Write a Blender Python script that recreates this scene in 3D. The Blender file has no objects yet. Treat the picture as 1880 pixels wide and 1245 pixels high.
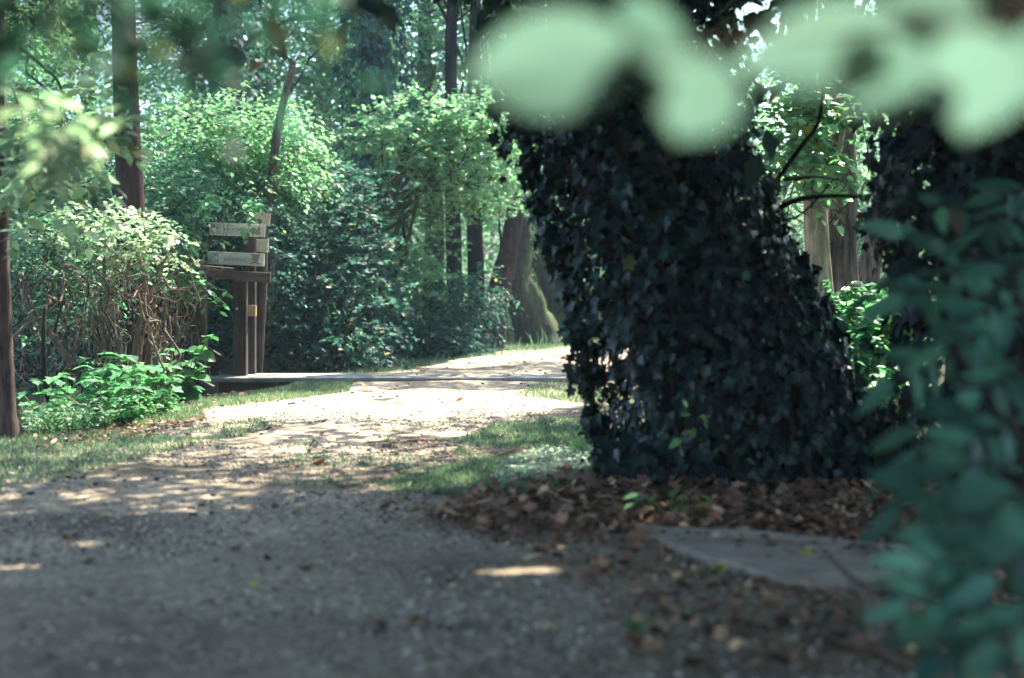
import bpy, math, random
import numpy as np
from mathutils import Vector

rng = np.random.default_rng(7)
random.seed(7)
sc = bpy.context.scene
COL = sc.collection
PI = math.pi

# ------------------------------------------------------------------ frame of reference
FPX, CX, HY, CAMZ = 2611.0, 940.0, 527.0, 0.90
def W(px, py, d):
    return np.array([(px - CX) / FPX * d, d, CAMZ - (py - HY) / FPX * d])
def G(px, py):
    d = CAMZ * FPX / (py - HY)
    return np.array([(px - CX) / FPX * d, d, 0.0])

SUN_EL, SUN_AZ = math.radians(54), math.radians(32)      # azimuth from +Y towards +X
SUN = np.array([math.cos(SUN_EL) * math.sin(SUN_AZ), math.cos(SUN_EL) * math.cos(SUN_AZ), math.sin(SUN_EL)])

# ------------------------------------------------------------------ helpers
def rnd(n, a=0.0, b=1.0):
    return rng.uniform(a, b, n)
def unit(v):
    v = np.asarray(v, float)
    return v / np.maximum(np.linalg.norm(v, axis=-1, keepdims=True), 1e-9)
def randdir(n):
    return unit(rng.normal(size=(n, 3)))

_perm = np.random.default_rng(3).random((256, 256))
def noise2(x, y, s=1.0, off=0):
    x = np.asarray(x, float) * s + 37.3 + off; y = np.asarray(y, float) * s + 91.7 + off * 1.7
    xi = np.floor(x).astype(int); yi = np.floor(y).astype(int)
    fx = x - xi; fy = y - yi
    fx = fx * fx * (3 - 2 * fx); fy = fy * fy * (3 - 2 * fy)
    a = _perm[xi % 256, yi % 256]; b = _perm[(xi + 1) % 256, yi % 256]
    c = _perm[xi % 256, (yi + 1) % 256]; d = _perm[(xi + 1) % 256, (yi + 1) % 256]
    return (a * (1 - fx) + b * fx) * (1 - fy) + (c * (1 - fx) + d * fx) * fy
def fbm2(x, y, s=1.0, off=0):
    return noise2(x, y, s, off) * .55 + noise2(x, y, s * 2.1, off + 5) * .3 + noise2(x, y, s * 4.3, off + 11) * .15

def in_poly(x, y, poly):
    x = np.asarray(x); y = np.asarray(y)
    ins = np.zeros(x.shape, bool)
    n = len(poly)
    for i in range(n):
        x1, y1 = poly[i]; x2, y2 = poly[(i + 1) % n]
        if y1 == y2: continue
        c = ((y1 > y) != (y2 > y)) & (x < (x2 - x1) * (y - y1) / (y2 - y1) + x1)
        ins ^= c
    return ins

class MB:
    """collects faces; build() links them as one mesh object"""
    def __init__(self):
        self.v = []; self.f = []; self.t = []; self.n = 0
    def add(self, verts, faces, tint=None, mat=0, smooth=True):
        verts = np.asarray(verts, float).reshape(-1, 3)
        if tint is None: tint = np.full((len(verts), 3), .5)
        tint = np.asarray(tint, float)
        if tint.ndim == 1: tint = np.tile(tint, (len(verts), 1))
        self.v.append(verts); self.t.append(tint)
        if isinstance(faces, np.ndarray):
            self.f.append((faces + self.n, mat, smooth))
        else:
            by = {}
            for q in faces: by.setdefault(len(q), []).append(q)
            for k, qs in by.items():
                self.f.append((np.array(qs, int) + self.n, mat, smooth))
        self.n += len(verts)
    def build(self, name, mats, parent=None, smooth=None):
        V = np.concatenate(self.v) if self.v else np.zeros((0, 3))
        T = np.concatenate(self.t) if self.t else np.zeros((0, 3))
        if parent is not None:
            V = V - np.array(parent.location)
        if not isinstance(mats, (list, tuple)): mats = [mats]
        loops, starts, mi, sm = [], [], [], []
        off = 0
        for F, m, s in self.f:
            k = F.shape[1]
            loops.append(F.ravel()); starts.append(off + np.arange(len(F)) * k)
            off += F.size
            mi.append(np.full(len(F), m)); sm.append(np.full(len(F), s))
        loops = np.concatenate(loops); starts = np.concatenate(starts)
        mi = np.concatenate(mi); sm = np.concatenate(sm)
        me = bpy.data.meshes.new(name)
        me.vertices.add(len(V)); me.vertices.foreach_set('co', V.ravel())
        me.loops.add(len(loops)); me.loops.foreach_set('vertex_index', loops.astype(np.int32))
        me.polygons.add(len(starts)); me.polygons.foreach_set('loop_start', starts.astype(np.int32))
        me.update(calc_edges=True)
        me.polygons.foreach_set('material_index', mi.astype(np.int32))
        me.polygons.foreach_set('use_smooth', sm.astype(bool))
        a = me.attributes.new('tint', 'FLOAT_COLOR', 'POINT')
        a.data.foreach_set('color', np.hstack([T, np.ones((len(T), 1))]).ravel())
        for m in mats: me.materials.append(m)
        o = bpy.data.objects.new(name, me)
        COL.objects.link(o)
        if parent is not None: o.parent = parent
        return o

def tag(o, label, cat, group=None, kind=None):
    if label: o['label'] = label
    if cat: o['category'] = cat
    if group: o['group'] = group
    if kind: o['kind'] = kind
    return o
def empty(name, loc, label, cat, group=None):
    o = bpy.data.objects.new(name, None); COL.objects.link(o)
    o.location = [float(a) for a in loc]; o.empty_display_size = .2
    return tag(o, label, cat, group)
def copy_tree(o, parent=None):
    c = o.copy(); COL.objects.link(c)
    if parent is not None: c.parent = parent
    for ch in list(o.children): copy_tree(ch, c)
    return c

# ------------------------------------------------------------------ leaf templates: (verts, faces); x along, y across, z normal
def strip_leaf(ts, ws, fold=.18, curl=.12, cross=(-1, 0, 1)):
    v, f = [], []
    n = len(cross)
    for t, w in zip(ts, ws):
        for c in cross:
            v.append((t, c * w, abs(c) * w * fold - curl * t * t))
    for i in range(len(ts) - 1):
        for j in range(n - 1):
            a = i * n + j
            f.append((a, a + n, a + n + 1, a + 1))
    return np.array(v), np.array(f)
T_FAR = (np.array([(0, 0, 0), (.45, .27, .05), (1, 0, -.12), (.45, -.27, .05), (.5, 0, -.02)], float), np.array([(0, 3, 2, 4), (0, 4, 2, 1)]))
T_MID = strip_leaf([0, .15, .4, .7, 1], [.01, .19, .27, .19, .005])
T_LONG = strip_leaf([0, .12, .35, .65, .87, 1], [.01, .095, .165, .125, .05, .002], .25, .25)
def fan_leaf(outline, z=.1, curl=.15):
    pts = np.array(outline, float)
    full = np.vstack([pts, (pts * [1, -1])[1:-1][::-1]])
    v = [(.3, 0, -.02)] + [(x, y, abs(y) * z - curl * x * x) for x, y in full]
    n = len(full)
    f = [(0, 1 + i, 1 + (i + 1) % n) for i in range(n)]
    # turn so that +z is the normal
    return np.array(v), np.array([(a, c, b) for a, b, c in f])
T_IVY = fan_leaf([(0, 0), (-.08, .14), (.0, .34), (.1, .48), (.3, .3), (.42, .5), (.62, .46), (.62, .22), (.8, .15), (1.02, 0)], .25, .18)
T_ACER = fan_leaf([(0, 0), (.02, .2), (.05, .5), (.25, .3), (.45, .28), (.62, .55), (.68, .26), (.85, .14), (1.05, 0)], .12, .12)
T_BROAD = fan_leaf([(0, 0), (-.05, .2), (.1, .4), (.3, .46), (.5, .43), (.7, .3), (.86, .14), (1, 0)], .15, .15)
T_BLADE = (np.array([(0, .5, 0), (0, -.5, 0), (.55, .32, .06), (.55, -.32, .06), (1, 0, .22)], float), [(0, 1, 3, 2), (2, 3, 4)])

def scatter(mb, T, P, X, N, S, tint, mat=0, wid=None):
    P = np.asarray(P, float); n = len(P)
    if n == 0: return
    X = unit(X); Y = unit(np.cross(N, X)); Z = np.cross(X, Y)
    tv, tf = T
    S = np.broadcast_to(np.asarray(S, float), (n,))[:, None, None]
    wy = 1.0 if wid is None else np.asarray(wid, float).reshape(-1, 1, 1)
    V = P[:, None, :] + S * (tv[None, :, 0:1] * X[:, None, :] + wy * tv[None, :, 1:2] * Y[:, None, :] + tv[None, :, 2:3] * Z[:, None, :])
    k = len(tv)
    tn = np.repeat(np.asarray(tint, float), k, axis=0)
    if isinstance(tf, list):
        by = {}
        for q in tf: by.setdefault(len(q), []).append(q)
        groups = [np.array(q) for q in by.values()]
    else: groups = [tf]
    base = mb.n
    first = True
    for g in groups:
        F = (np.arange(n)[:, None, None] * k + g[None]).reshape(-1, g.shape[1])
        if first:
            mb.add(V.reshape(-1, 3), F, tn, mat); first = False
        else:
            mb.f.append((F + base, mat, True))

def tints(n, warm=.04):
    t = np.column_stack([rnd(n), rnd(n), (rnd(n) < warm) * rnd(n, .4, 1)])
    return t

def spray_leaves(C, D, length, nper, size, droop=.35, flat=.35, spread=.9):
    """twigs with alternate leaves. C origin, D direction (n,3). returns P,X,N,S"""
    n = len(C)
    D = unit(D)
    up = np.array([0, 0, 1.0])
    side = unit(np.cross(D, up + randdir(n) * .25))
    t = (np.arange(nper) + .7) / nper
    L = np.broadcast_to(np.asarray(length, float), (n,)) * rnd(n, .7, 1.25)
    sgn = np.where(np.arange(nper) % 2 == 0, 1.0, -1.0)
    P = C[:, None] + D[:, None] * (L[:, None] * t[None])[:, :, None]
    P[:, :, 2] -= droop * (L[:, None] * t[None] ** 2)
    P = P + rng.normal(size=P.shape) * .012
    X = D[:, None] * .55 + side[:, None] * (sgn[None, :, None] * spread) + rng.normal(size=P.shape) * .3
    X[:, :, 2] -= droop * (.4 + t[None] * .6)
    N = np.tile(up, (n, nper, 1)) + rng.normal(size=P.shape) * flat
    S = np.broadcast_to(np.asarray(size, float).reshape(-1, 1), (n, nper)) * rng.uniform(.65, 1.2, (n, nper))
    return P.reshape(-1, 3), X.reshape(-1, 3), N.reshape(-1, 3), S.ravel()

def tube(mb, pts, rad, seg=8, tint=None, mat=0, rough=0.0, cap=True, sub=1):
    pts = np.asarray(pts, float); rad = np.broadcast_to(np.asarray(rad, float), (len(pts),)).copy()
    if sub > 1:                                  # Catmull-Rom refinement
        n = len(pts); out = []; ro = []
        for i in range(n - 1):
            p0, p1, p2, p3 = pts[max(i - 1, 0)], pts[i], pts[i + 1], pts[min(i + 2, n - 1)]
            for k in range(sub):
                t = k / sub
                out.append(.5 * ((2 * p1) + (-p0 + p2) * t + (2 * p0 - 5 * p1 + 4 * p2 - p3) * t * t + (-p0 + 3 * p1 - 3 * p2 + p3) * t ** 3))
                ro.append(rad[i] * (1 - t) + rad[i + 1] * t)
        out.append(pts[-1]); ro.append(rad[-1]); pts = np.array(out); rad = np.array(ro)
    n = len(pts)
    T = unit(np.gradient(pts, axis=0))
    ref = np.array([1.0, 0, 0]) if abs(T[0][0]) < .8 else np.array([0, 1.0, 0])
    A = unit(np.cross(T, ref)); B = np.cross(T, A)
    ang = np.arange(seg) / seg * 2 * PI
    r = rad[:, None] * np.ones((n, seg))
    if rough:
        o = rng.uniform(0, 50)
        lng = np.cumsum(np.r_[0, np.linalg.norm(np.diff(pts, axis=0), axis=1)])
        r *= 1 + rough * (fbm2(np.cos(ang)[None] * 1.6 + o + np.zeros((n, 1)), np.sin(ang)[None] * 1.6 + lng[:, None] * 2.2, 1.0) - .5) * 2
    V = pts[:, None] + r[:, :, None] * (np.cos(ang)[None, :, None] * A[:, None] + np.sin(ang)[None, :, None] * B[:, None])
    i = np.arange(n - 1)[:, None]; j = np.arange(seg)[None]
    a = i * seg + j; b = i * seg + (j + 1) % seg
    F = np.stack([a, b, b + seg, a + seg], -1).reshape(-1, 4)
    base = mb.n
    mb.add(V.reshape(-1, 3), F, tint, mat)
    if cap:
        for ring, rev in ((0, True), (n - 1, False)):
            idx = [base + ring * seg + q for q in range(seg)]
            if rev: idx = idx[::-1]
            mb.f.append((np.array([idx]), mat, False))

def box(mb, lo, hi, tint=None, mat=0, bev=.006, M=None):
    """bevelled box between lo and hi, optional 4x4 numpy matrix"""
    lo = np.array(lo, float); hi = np.array(hi, float); c = (lo + hi) / 2; h = (hi - lo) / 2
    b = min(bev, h.min() * .45)
    V, idx = [], {}
    for sx in (-1, 1):
        for sy in (-1, 1):
            for sz in (-1, 1):
                s = np.array([sx, sy, sz])
                for ax in range(3):
                    p = h - b; p = p.copy(); p[ax] = h[ax]
                    idx[(sx, sy, sz, ax)] = len(V); V.append(c + s * p)
    F = []
    for ax in range(3):
        o1, o2 = [(1, 2), (2, 0), (0, 1)][ax]
        for s in (-1, 1):
            q = []
            for a, d in ((-1, -1), (1, -1), (1, 1), (-1, 1)):
                k = [0, 0, 0]; k[ax] = s; k[o1] = a; k[o2] = d
                q.append(idx[(*k, ax)])
            F.append(q if s > 0 else q[::-1])
    for ax in range(3):                          # edges along ax
        o1, o2 = [(1, 2), (2, 0), (0, 1)][ax]
        for a in (-1, 1):
            for d in (-1, 1):
                k0 = [0, 0, 0]; k0[ax] = -1; k0[o1] = a; k0[o2] = d
                k1 = list(k0); k1[ax] = 1
                q = [idx[(*k0, o1)], idx[(*k1, o1)], idx[(*k1, o2)], idx[(*k0, o2)]]
                F.append(q if a * d < 0 else q[::-1])
    for sx in (-1, 1):
        for sy in (-1, 1):
            for sz in (-1, 1):
                q = [idx[(sx, sy, sz, k)] for k in range(3)]
                F.append(q if sx * sy * sz > 0 else q[::-1])
    V = np.array(V)
    if M is not None: V = V @ M[:3, :3].T + M[:3, 3]
    mb.add(V, F, tint, mat, smooth=False)

def beam(mb, p0, p1, w, t, up=(0, 0, 1), **kw):
    """timber from p0 to p1; w its height across `up`, t its thickness"""
    p0 = np.array(p0, float); p1 = np.array(p1, float)
    X = p1 - p0; L = np.linalg.norm(X); X = X / L
    Y = unit(np.cross(np.array(up, float), X)); Z = np.cross(X, Y)
    M = np.eye(4); M[:3, 0] = X; M[:3, 1] = Y; M[:3, 2] = Z; M[:3, 3] = p0
    box(mb, (0, -t / 2, -w / 2), (L, t / 2, w / 2), M=M, **kw)

# ------------------------------------------------------------------ materials
def new_mat(name):
    m = bpy.data.materials.new(name); m.use_nodes = True
    nt = m.node_tree; nt.nodes.clear()
    out = nt.nodes.new('ShaderNodeOutputMaterial')
    return m, nt, out
def nd(nt, typ, **kw):
    n = nt.nodes.new(typ)
    for k, v in kw.items():
        if k.startswith('i_'): n.inputs[k[2:].replace('_', ' ')].default_value = v
        else: setattr(n, k, v)
    return n
def rgba(c): return (c[0], c[1], c[2], 1)
def mixc(nt, fac, a, b, blend='MIX'):
    n = nt.nodes.new('ShaderNodeMix'); n.data_type = 'RGBA'; n.blend_type = blend
    for s, v in ((n.inputs[0], fac), (n.inputs[6], a), (n.inputs[7], b)):
        if isinstance(v, (tuple, list)): s.default_value = rgba(v)
        elif isinstance(v, (int, float)): s.default_value = v
        else: nt.links.new(v, s)
    return n.outputs[2]
def ramp(nt, src, stops):
    n = nt.nodes.new('ShaderNodeValToRGB')
    el = n.color_ramp.elements
    while len(el) < len(stops): el.new(.5)
    for e, (p, c) in zip(el, stops): e.position = p; e.color = rgba(c) if isinstance(c, (tuple, list)) else (c, c, c, 1)
    nt.links.new(src, n.inputs[0]); return n.outputs[0]
def math_(nt, op, a, b=None):
    n = nt.nodes.new('ShaderNodeMath'); n.operation = op
    for i, v in enumerate((a, b)):
        if v is None: continue
        if isinstance(v, (int, float)): n.inputs[i].default_value = v
        else: nt.links.new(v, n.inputs[i])
    return n.outputs[0]
def tint_nodes(nt):
    a = nd(nt, 'ShaderNodeAttribute', attribute_name='tint')
    s = nt.nodes.new('ShaderNodeSeparateColor'); nt.links.new(a.outputs['Color'], s.inputs[0])
    return s.outputs
def leaf_mat(name, c1, c2, odd=(.25, .2, .05), trans=.35, tcol=None, rough=.45, spec=.4):
    m, nt, out = new_mat(name)
    r, g, b = tint_nodes(nt)[:3]
    base = mixc(nt, r, c1, c2)
    base = mixc(nt, b, base, odd)
    val = math_(nt, 'MULTIPLY_ADD', g, 1.0); val.node.inputs[2].default_value = .45
    base = mixc(nt, 1.0, base, val, 'MULTIPLY')
    p = nd(nt, 'ShaderNodeBsdfPrincipled'); nt.links.new(base, p.inputs['Base Color'])
    p.inputs['Roughness'].default_value = rough; p.inputs['Specular IOR Level'].default_value = spec
    if trans > 0:
        t = nd(nt, 'ShaderNodeBsdfTranslucent')
        tc = mixc(nt, 1.0, base, tcol or (1.3, 1.6, 1.2), 'MULTIPLY'); nt.links.new(tc, t.inputs[0])
        mx = nd(nt, 'ShaderNodeMixShader'); mx.inputs[0].default_value = trans
        nt.links.new(p.outputs[0], mx.inputs[1]); nt.links.new(t.outputs[0], mx.inputs[2])
        nt.links.new(mx.outputs[0], out.inputs[0])
    else: nt.links.new(p.outputs[0], out.inputs[0])
    return m
def obj_co(nt, scale=(1, 1, 1)):
    tc = nd(nt, 'ShaderNodeTexCoord'); mp = nd(nt, 'ShaderNodeMapping'); mp.inputs['Scale'].default_value = scale
    nt.links.new(tc.outputs['Object'], mp.inputs[0]); return mp.outputs[0]
def noise_n(nt, co, scale, detail=4, rough=.6):
    n = nd(nt, 'ShaderNodeTexNoise'); n.inputs['Scale'].default_value = scale; n.inputs['Detail'].default_value = detail
    n.inputs['Roughness'].default_value = rough; nt.links.new(co, n.inputs['Vector']); return n.outputs['Fac']
def bump(nt, h, strength, dist, p):
    b = nd(nt, 'ShaderNodeBump'); b.inputs['Strength'].default_value = strength; b.inputs['Distance'].default_value = dist
    nt.links.new(h, b.inputs['Height']); nt.links.new(b.outputs[0], p.inputs['Normal'])
def bark_mat(name, dark, light, moss=None, mossamt=.5, ridge=16, zs=.22, dist=.03):
    m, nt, out = new_mat(name)
    co = obj_co(nt, (1, 1, zs))
    n1 = noise_n(nt, co, ridge, 6, .7); n2 = noise_n(nt, obj_co(nt), 3.2, 4)
    h = ramp(nt, n1, [(.38, 0.0), (.62, 1.0)])
    c = mixc(nt, h, dark, light)
    c = mixc(nt, ramp(nt, n2, [(.4, 0.0), (.7, .55)]), c, tuple(x * .55 for x in light))
    if moss:
        r, g, b = tint_nodes(nt)[:3]
        k = math_(nt, 'MULTIPLY', ramp(nt, noise_n(nt, obj_co(nt), 9, 5), [(.3, 0.0), (.62, 1.0)]), b)
        c = mixc(nt, k, c, moss)
    p = nd(nt, 'ShaderNodeBsdfPrincipled'); nt.links.new(c, p.inputs['Base Color'])
    p.inputs['Roughness'].default_value = .9; p.inputs['Specular IOR Level'].default_value = .15
    bump(nt, n1, 1.0, dist, p)
    nt.links.new(p.outputs[0], out.inputs[0]); return m
def wood_mat(name, dark, light, along='x', scale=1.0):
    m, nt, out = new_mat(name)
    s = {'x': (1.5, 22, 22), 'z': (22, 22, 1.5)}[along]
    co = obj_co(nt, tuple(a * scale for a in s))
    n1 = noise_n(nt, co, 2.2, 6, .65); n2 = noise_n(nt, obj_co(nt), 4, 3)
    c = mixc(nt, ramp(nt, n1, [(.3, 0.0), (.7, 1.0)]), dark, light)
    c = mixc(nt, ramp(nt, n2, [(.42, 0.0), (.75, .6)]), c, tuple(x * .5 for x in dark))
    p = nd(nt, 'ShaderNodeBsdfPrincipled'); nt.links.new(c, p.inputs['Base Color'])
    p.inputs['Roughness'].default_value = .8; p.inputs['Specular IOR Level'].default_value = .25
    bump(nt, n1, .6, .006, p)
    nt.links.new(p.outputs[0], out.inputs[0]); return m
def plain_mat(name, c, rough=.8, spec=.2):
    m, nt, out = new_mat(name)
    n = noise_n(nt, obj_co(nt), 25, 4)
    col = mixc(nt, n, tuple(x * .8 for x in c), tuple(min(1, x * 1.2) for x in c))
    p = nd(nt, 'ShaderNodeBsdfPrincipled'); nt.links.new(col, p.inputs['Base Color'])
    p.inputs['Roughness'].default_value = rough; p.inputs['Specular IOR Level'].default_value = spec
    nt.links.new(p.outputs[0], out.inputs[0]); return m

M = {}
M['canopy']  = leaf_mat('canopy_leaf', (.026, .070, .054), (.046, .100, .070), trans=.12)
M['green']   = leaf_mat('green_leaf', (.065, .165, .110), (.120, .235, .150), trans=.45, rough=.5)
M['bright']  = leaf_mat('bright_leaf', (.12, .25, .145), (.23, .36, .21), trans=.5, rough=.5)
M['pale']    = leaf_mat('sunlit_pale_leaf', (.20, .30, .20), (.40, .46, .31), trans=.5, odd=(.50, .44, .28))  # leaf green lightened to put sunlight into the colour
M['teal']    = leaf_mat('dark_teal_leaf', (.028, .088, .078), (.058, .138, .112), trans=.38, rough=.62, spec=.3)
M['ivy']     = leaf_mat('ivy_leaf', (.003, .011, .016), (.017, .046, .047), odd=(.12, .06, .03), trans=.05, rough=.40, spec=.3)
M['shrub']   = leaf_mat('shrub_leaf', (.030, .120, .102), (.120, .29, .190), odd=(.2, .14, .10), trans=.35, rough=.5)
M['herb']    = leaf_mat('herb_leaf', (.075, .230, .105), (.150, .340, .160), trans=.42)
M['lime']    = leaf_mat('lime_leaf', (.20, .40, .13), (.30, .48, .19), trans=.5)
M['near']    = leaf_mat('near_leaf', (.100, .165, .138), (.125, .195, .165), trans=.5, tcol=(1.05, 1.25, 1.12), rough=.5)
M['grass']   = leaf_mat('grass_blade', (.065, .135, .085), (.160, .235, .140), odd=(.40, .36, .22), trans=.35)
M['grass2']  = leaf_mat('silver_herb', (.11, .20, .13), (.20, .30, .20), odd=(.3, .3, .18), trans=.3)
M['litter']  = leaf_mat('dead_leaf', (.050, .030, .028), (.38, .20, .13), odd=(.60, .40, .23), trans=.12, rough=.75, spec=.15)
M['drygold'] = leaf_mat('gold_leaf', (.40, .34, .06), (.50, .42, .10), trans=.3, rough=.6)
M['rust']    = leaf_mat('rust_leaf', (.20, .06, .03), (.32, .10, .045), trans=.25, rough=.65)
M['tan']     = leaf_mat('tan_leaf', (.34, .20, .10), (.46, .29, .16), trans=.3, rough=.65)
M['brown']   = leaf_mat('brown_leaf', (.07, .03, .025), (.13, .055, .04), trans=.15, rough=.7)
M['fgreen']  = leaf_mat('fallen_green_leaf', (.05, .14, .05), (.10, .20, .07), trans=.3)
M['bark']    = bark_mat('bark', (.012, .010, .010), (.060, .048, .042), moss=(.070, .105, .020))
M['barkred'] = bark_mat('red_bark', (.016, .009, .010), (.075, .038, .034))
M['barkgrey']= bark_mat('grey_bark', (.025, .020, .018), (.25, .20, .165), ridge=20, zs=.15, dist=.06)
M['barkbrown']= bark_mat('brown_bark', (.035, .024, .022), (.15, .10, .085), ridge=22, dist=.015)
M['barkpale']= bark_mat('pale_bark', (.20, .12, .07), (.52, .42, .31))
M['barkdark']= bark_mat('dark_bark', (.008, .008, .009), (.030, .026, .026))
M['twig']    = bark_mat('tan_twig', (.075, .050, .038), (.27, .20, .15), ridge=30, dist=.01)
M['twigdark']= bark_mat('dark_twig', (.02, .015, .014), (.08, .058, .048), ridge=30, dist=.01)
M['timber']  = wood_mat('dark_timber', (.026, .018, .016), (.125, .090, .074), 'z')
M['timberx'] = wood_mat('dark_rail_timber', (.030, .017, .014), (.105, .062, .048), 'x')
M['timberg'] = wood_mat('grey_timber', (.055, .046, .040), (.16, .135, .115), 'x')
M['deck']    = wood_mat('weathered_deck', (.15, .15, .14), (.33, .33, .31), 'x')
M['plank']   = wood_mat('plank_top', (.20, .165, .13), (.46, .39, .31), 'x', .7)
M['board']   = wood_mat('board_wood', (.70, .66, .51), (.84, .80, .63), 'x')
M['boardtan']= wood_mat('board_tan', (.62, .50, .32), (.76, .64, .44), 'x')
M['block']   = plain_mat('block_wood', (.50, .33, .16))
M['arrow']   = plain_mat('arrow_paint', (.70, .78, .74))
M['plate']   = plain_mat('plate_paint', (.42, .48, .46))
M['ink']     = plain_mat('ink', (.22, .24, .20))
M['stain']   = plain_mat('stain', (.30, .25, .15))
M['bolt']    = plain_mat('bolt_steel', (.5, .5, .5), .35, .5)

def path_material():
    m, nt, out = new_mat('gravel_path')
    r, g, b = tint_nodes(nt)[:3]                     # r moss, g damp soil and painted near darkening
    co = obj_co(nt)
    v = nd(nt, 'ShaderNodeTexVoronoi'); v.inputs['Scale'].default_value = 75; nt.links.new(co, v.inputs['Vector'])
    v2 = nd(nt, 'ShaderNodeTexVoronoi'); v2.inputs['Scale'].default_value = 44; nt.links.new(co, v2.inputs['Vector'])
    sp = nt.nodes.new('ShaderNodeSeparateColor'); nt.links.new(v.outputs['Color'], sp.inputs[0])
    sp2 = nt.nodes.new('ShaderNodeSeparateColor'); nt.links.new(v2.outputs['Color'], sp2.inputs[0])
    c = ramp(nt, sp.outputs[0], [(0, (.07, .065, .06)), (.35, (.23, .215, .19)), (.75, (.40, .38, .335)), (1, (.66, .63, .56))])
    c2 = ramp(nt, sp2.outputs[1], [(0, (.09, .08, .07)), (.5, (.34, .32, .28)), (1, (.58, .55, .49))])
    c = mixc(nt, .4, c, c2)
    big = noise_n(nt, obj_co(nt, (.6, 1, 1)), 1.5, 5)
    c = mixc(nt, ramp(nt, big, [(.40, .0), (.66, .55)]), c, (.17, .15, .13))
    fine = noise_n(nt, co, 14, 5, .7)
    c = mixc(nt, ramp(nt, fine, [(.5, 0.0), (.75, .4)]), c, (.10, .085, .075))
    c = mixc(nt, math_(nt, 'MULTIPLY', g, ramp(nt, fine, [(.25, .35), (.6, 1.0)])), c, (.075, .062, .052))
    c = mixc(nt, math_(nt, 'MULTIPLY', r, ramp(nt, noise_n(nt, co, 22, 4), [(.35, 0.0), (.6, 1.0)])), c, (.085, .105, .045))
    c = mixc(nt, 1.0, c, (1.36, 1.15, .92), 'MULTIPLY')
    p = nd(nt, 'ShaderNodeBsdfPrincipled'); nt.links.new(c, p.inputs['Base Color'])
    p.inputs['Roughness'].default_value = .9; p.inputs['Specular IOR Level'].default_value = .2
    h = math_(nt, 'ADD', math_(nt, 'MULTIPLY', v.outputs['Distance'], -1.0), math_(nt, 'MULTIPLY', fine, .5))
    bump(nt, h, .9, .008, p)
    nt.links.new(p.outputs[0], out.inputs[0]); return m
def soil_material():
    m, nt, out = new_mat('forest_soil')
    co = obj_co(nt)
    n1 = noise_n(nt, co, 9, 6, .7); n2 = noise_n(nt, co, .7, 4)
    c = ramp(nt, n1, [(.3, (.030, .022, .017)), (.5, (.075, .055, .040)), (.7, (.15, .115, .08))])
    c = mixc(nt, ramp(nt, n2, [(.4, 0.0), (.62, .6)]), c, (.055, .085, .035))
    p = nd(nt, 'ShaderNodeBsdfPrincipled'); nt.links.new(c, p.inputs['Base Color'])
    p.inputs['Roughness'].default_value = .95; p.inputs['Specular IOR Level'].default_value = .1
    bump(nt, n1, 1, .03, p)
    nt.links.new(p.outputs[0], out.inputs[0]); return m
def stone_mat(name, cs):
    m, nt, out = new_mat(name)
    r, g, b = tint_nodes(nt)[:3]
    c = ramp(nt, r, cs)
    p = nd(nt, 'ShaderNodeBsdfPrincipled'); nt.links.new(c, p.inputs['Base Color'])
    p.inputs['Roughness'].default_value = .85; p.inputs['Specular IOR Level'].default_value = .25
    nt.links.new(p.outputs[0], out.inputs[0]); return m
M['path'] = path_material(); M['soil'] = soil_material()
M['gravel'] = stone_mat('gravel_stone', [(0, (.07, .055, .047)), (.3, (.25, .215, .175)), (.75, (.43, .38, .31)), (1, (.70, .63, .52))])
M['clod'] = stone_mat('dark_clod', [(0, (.02, .017, .016)), (1, (.08, .062, .052))])

# ------------------------------------------------------------------ ground & path
LEFT = [(-2.9, -4), (-2.6, 3), (-2.35, 5.5), (-2.3, 7), (-2.1, 8.4), (-2.15, 9.6), (-2.25, 11), (-1.75, 12.6), (-1.25, 14), (-.75, 16), (-.15, 18), (.5, 20), (1.35, 22), (3.0, 24.3), (6, 26.5), (12, 29)]
RIGHT = [(2.2, -4), (1.9, 2), (1.7, 3.2), (1.0, 4.3), (.42, 5.05), (-.1, 5.6), (-.42, 6.2), (-.50, 7), (-.25, 7.9), (.1, 8.8), (.55, 10), (.9, 12), (1.15, 13.4), (1.7, 15.5), (2.6, 18), (4, 20), (7, 22.4), (12.5, 24.5)]
def edge_at(E, y):
    E = np.array(E); return np.interp(y, E[:, 1], E[:, 0])
def ground_z(x, y):
    x = np.asarray(x, float); y = np.asarray(y, float)
    z = (fbm2(x, y, .45) - .5) * .10
    dl = edge_at(LEFT, y) - x; dr = x - edge_at(RIGHT, y)
    dd = np.maximum(dl, dr)
    z = z * np.clip(dd / 1.5, 0, 1) + (fbm2(x, y, 1.3, 9) - .5) * .02 * np.clip(dd / .4, 0, 1)
    ditch = np.exp(-((y - 14.2) / 1.1) ** 2) * np.clip((-2.0 - x) / .7, 0, 1) * .9          # stream bed left of the bridge
    ditch2 = np.exp(-((x + 4.6) / 1.2) ** 2) * np.clip((y - 8.5) / 1.5, 0, 1) * np.clip((18 - y) / 4, 0, 1) * .45
    z = z - ditch - ditch2
    z = z + np.clip((np.hypot(x, y) - 60) / 60, 0, 2) ** 1.3 * 7
    return z
def axis(lim, fine, step, far):
    a = list(np.arange(lim[0], lim[1] + 1e-6, step))
    s = step; v = a[-1]
    up = []
    while v < far: s *= 1.28; v += s; up.append(v)
    s = step; v = a[0]; dn = []
    while v > -far: s *= 1.28; v -= s; dn.append(v)
    return np.array(dn[::-1] + a + up)
gx = axis((-8, 8), 0, .2, 130); gy = axis((-3, 30), 0, .25, 130)
X, Y = np.meshgrid(gx, gy)
mb = MB()
nx, ny = len(gx), len(gy)
i = np.arange(ny - 1)[:, None]; j = np.arange(nx - 1)[None]
a = i * nx + j
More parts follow.
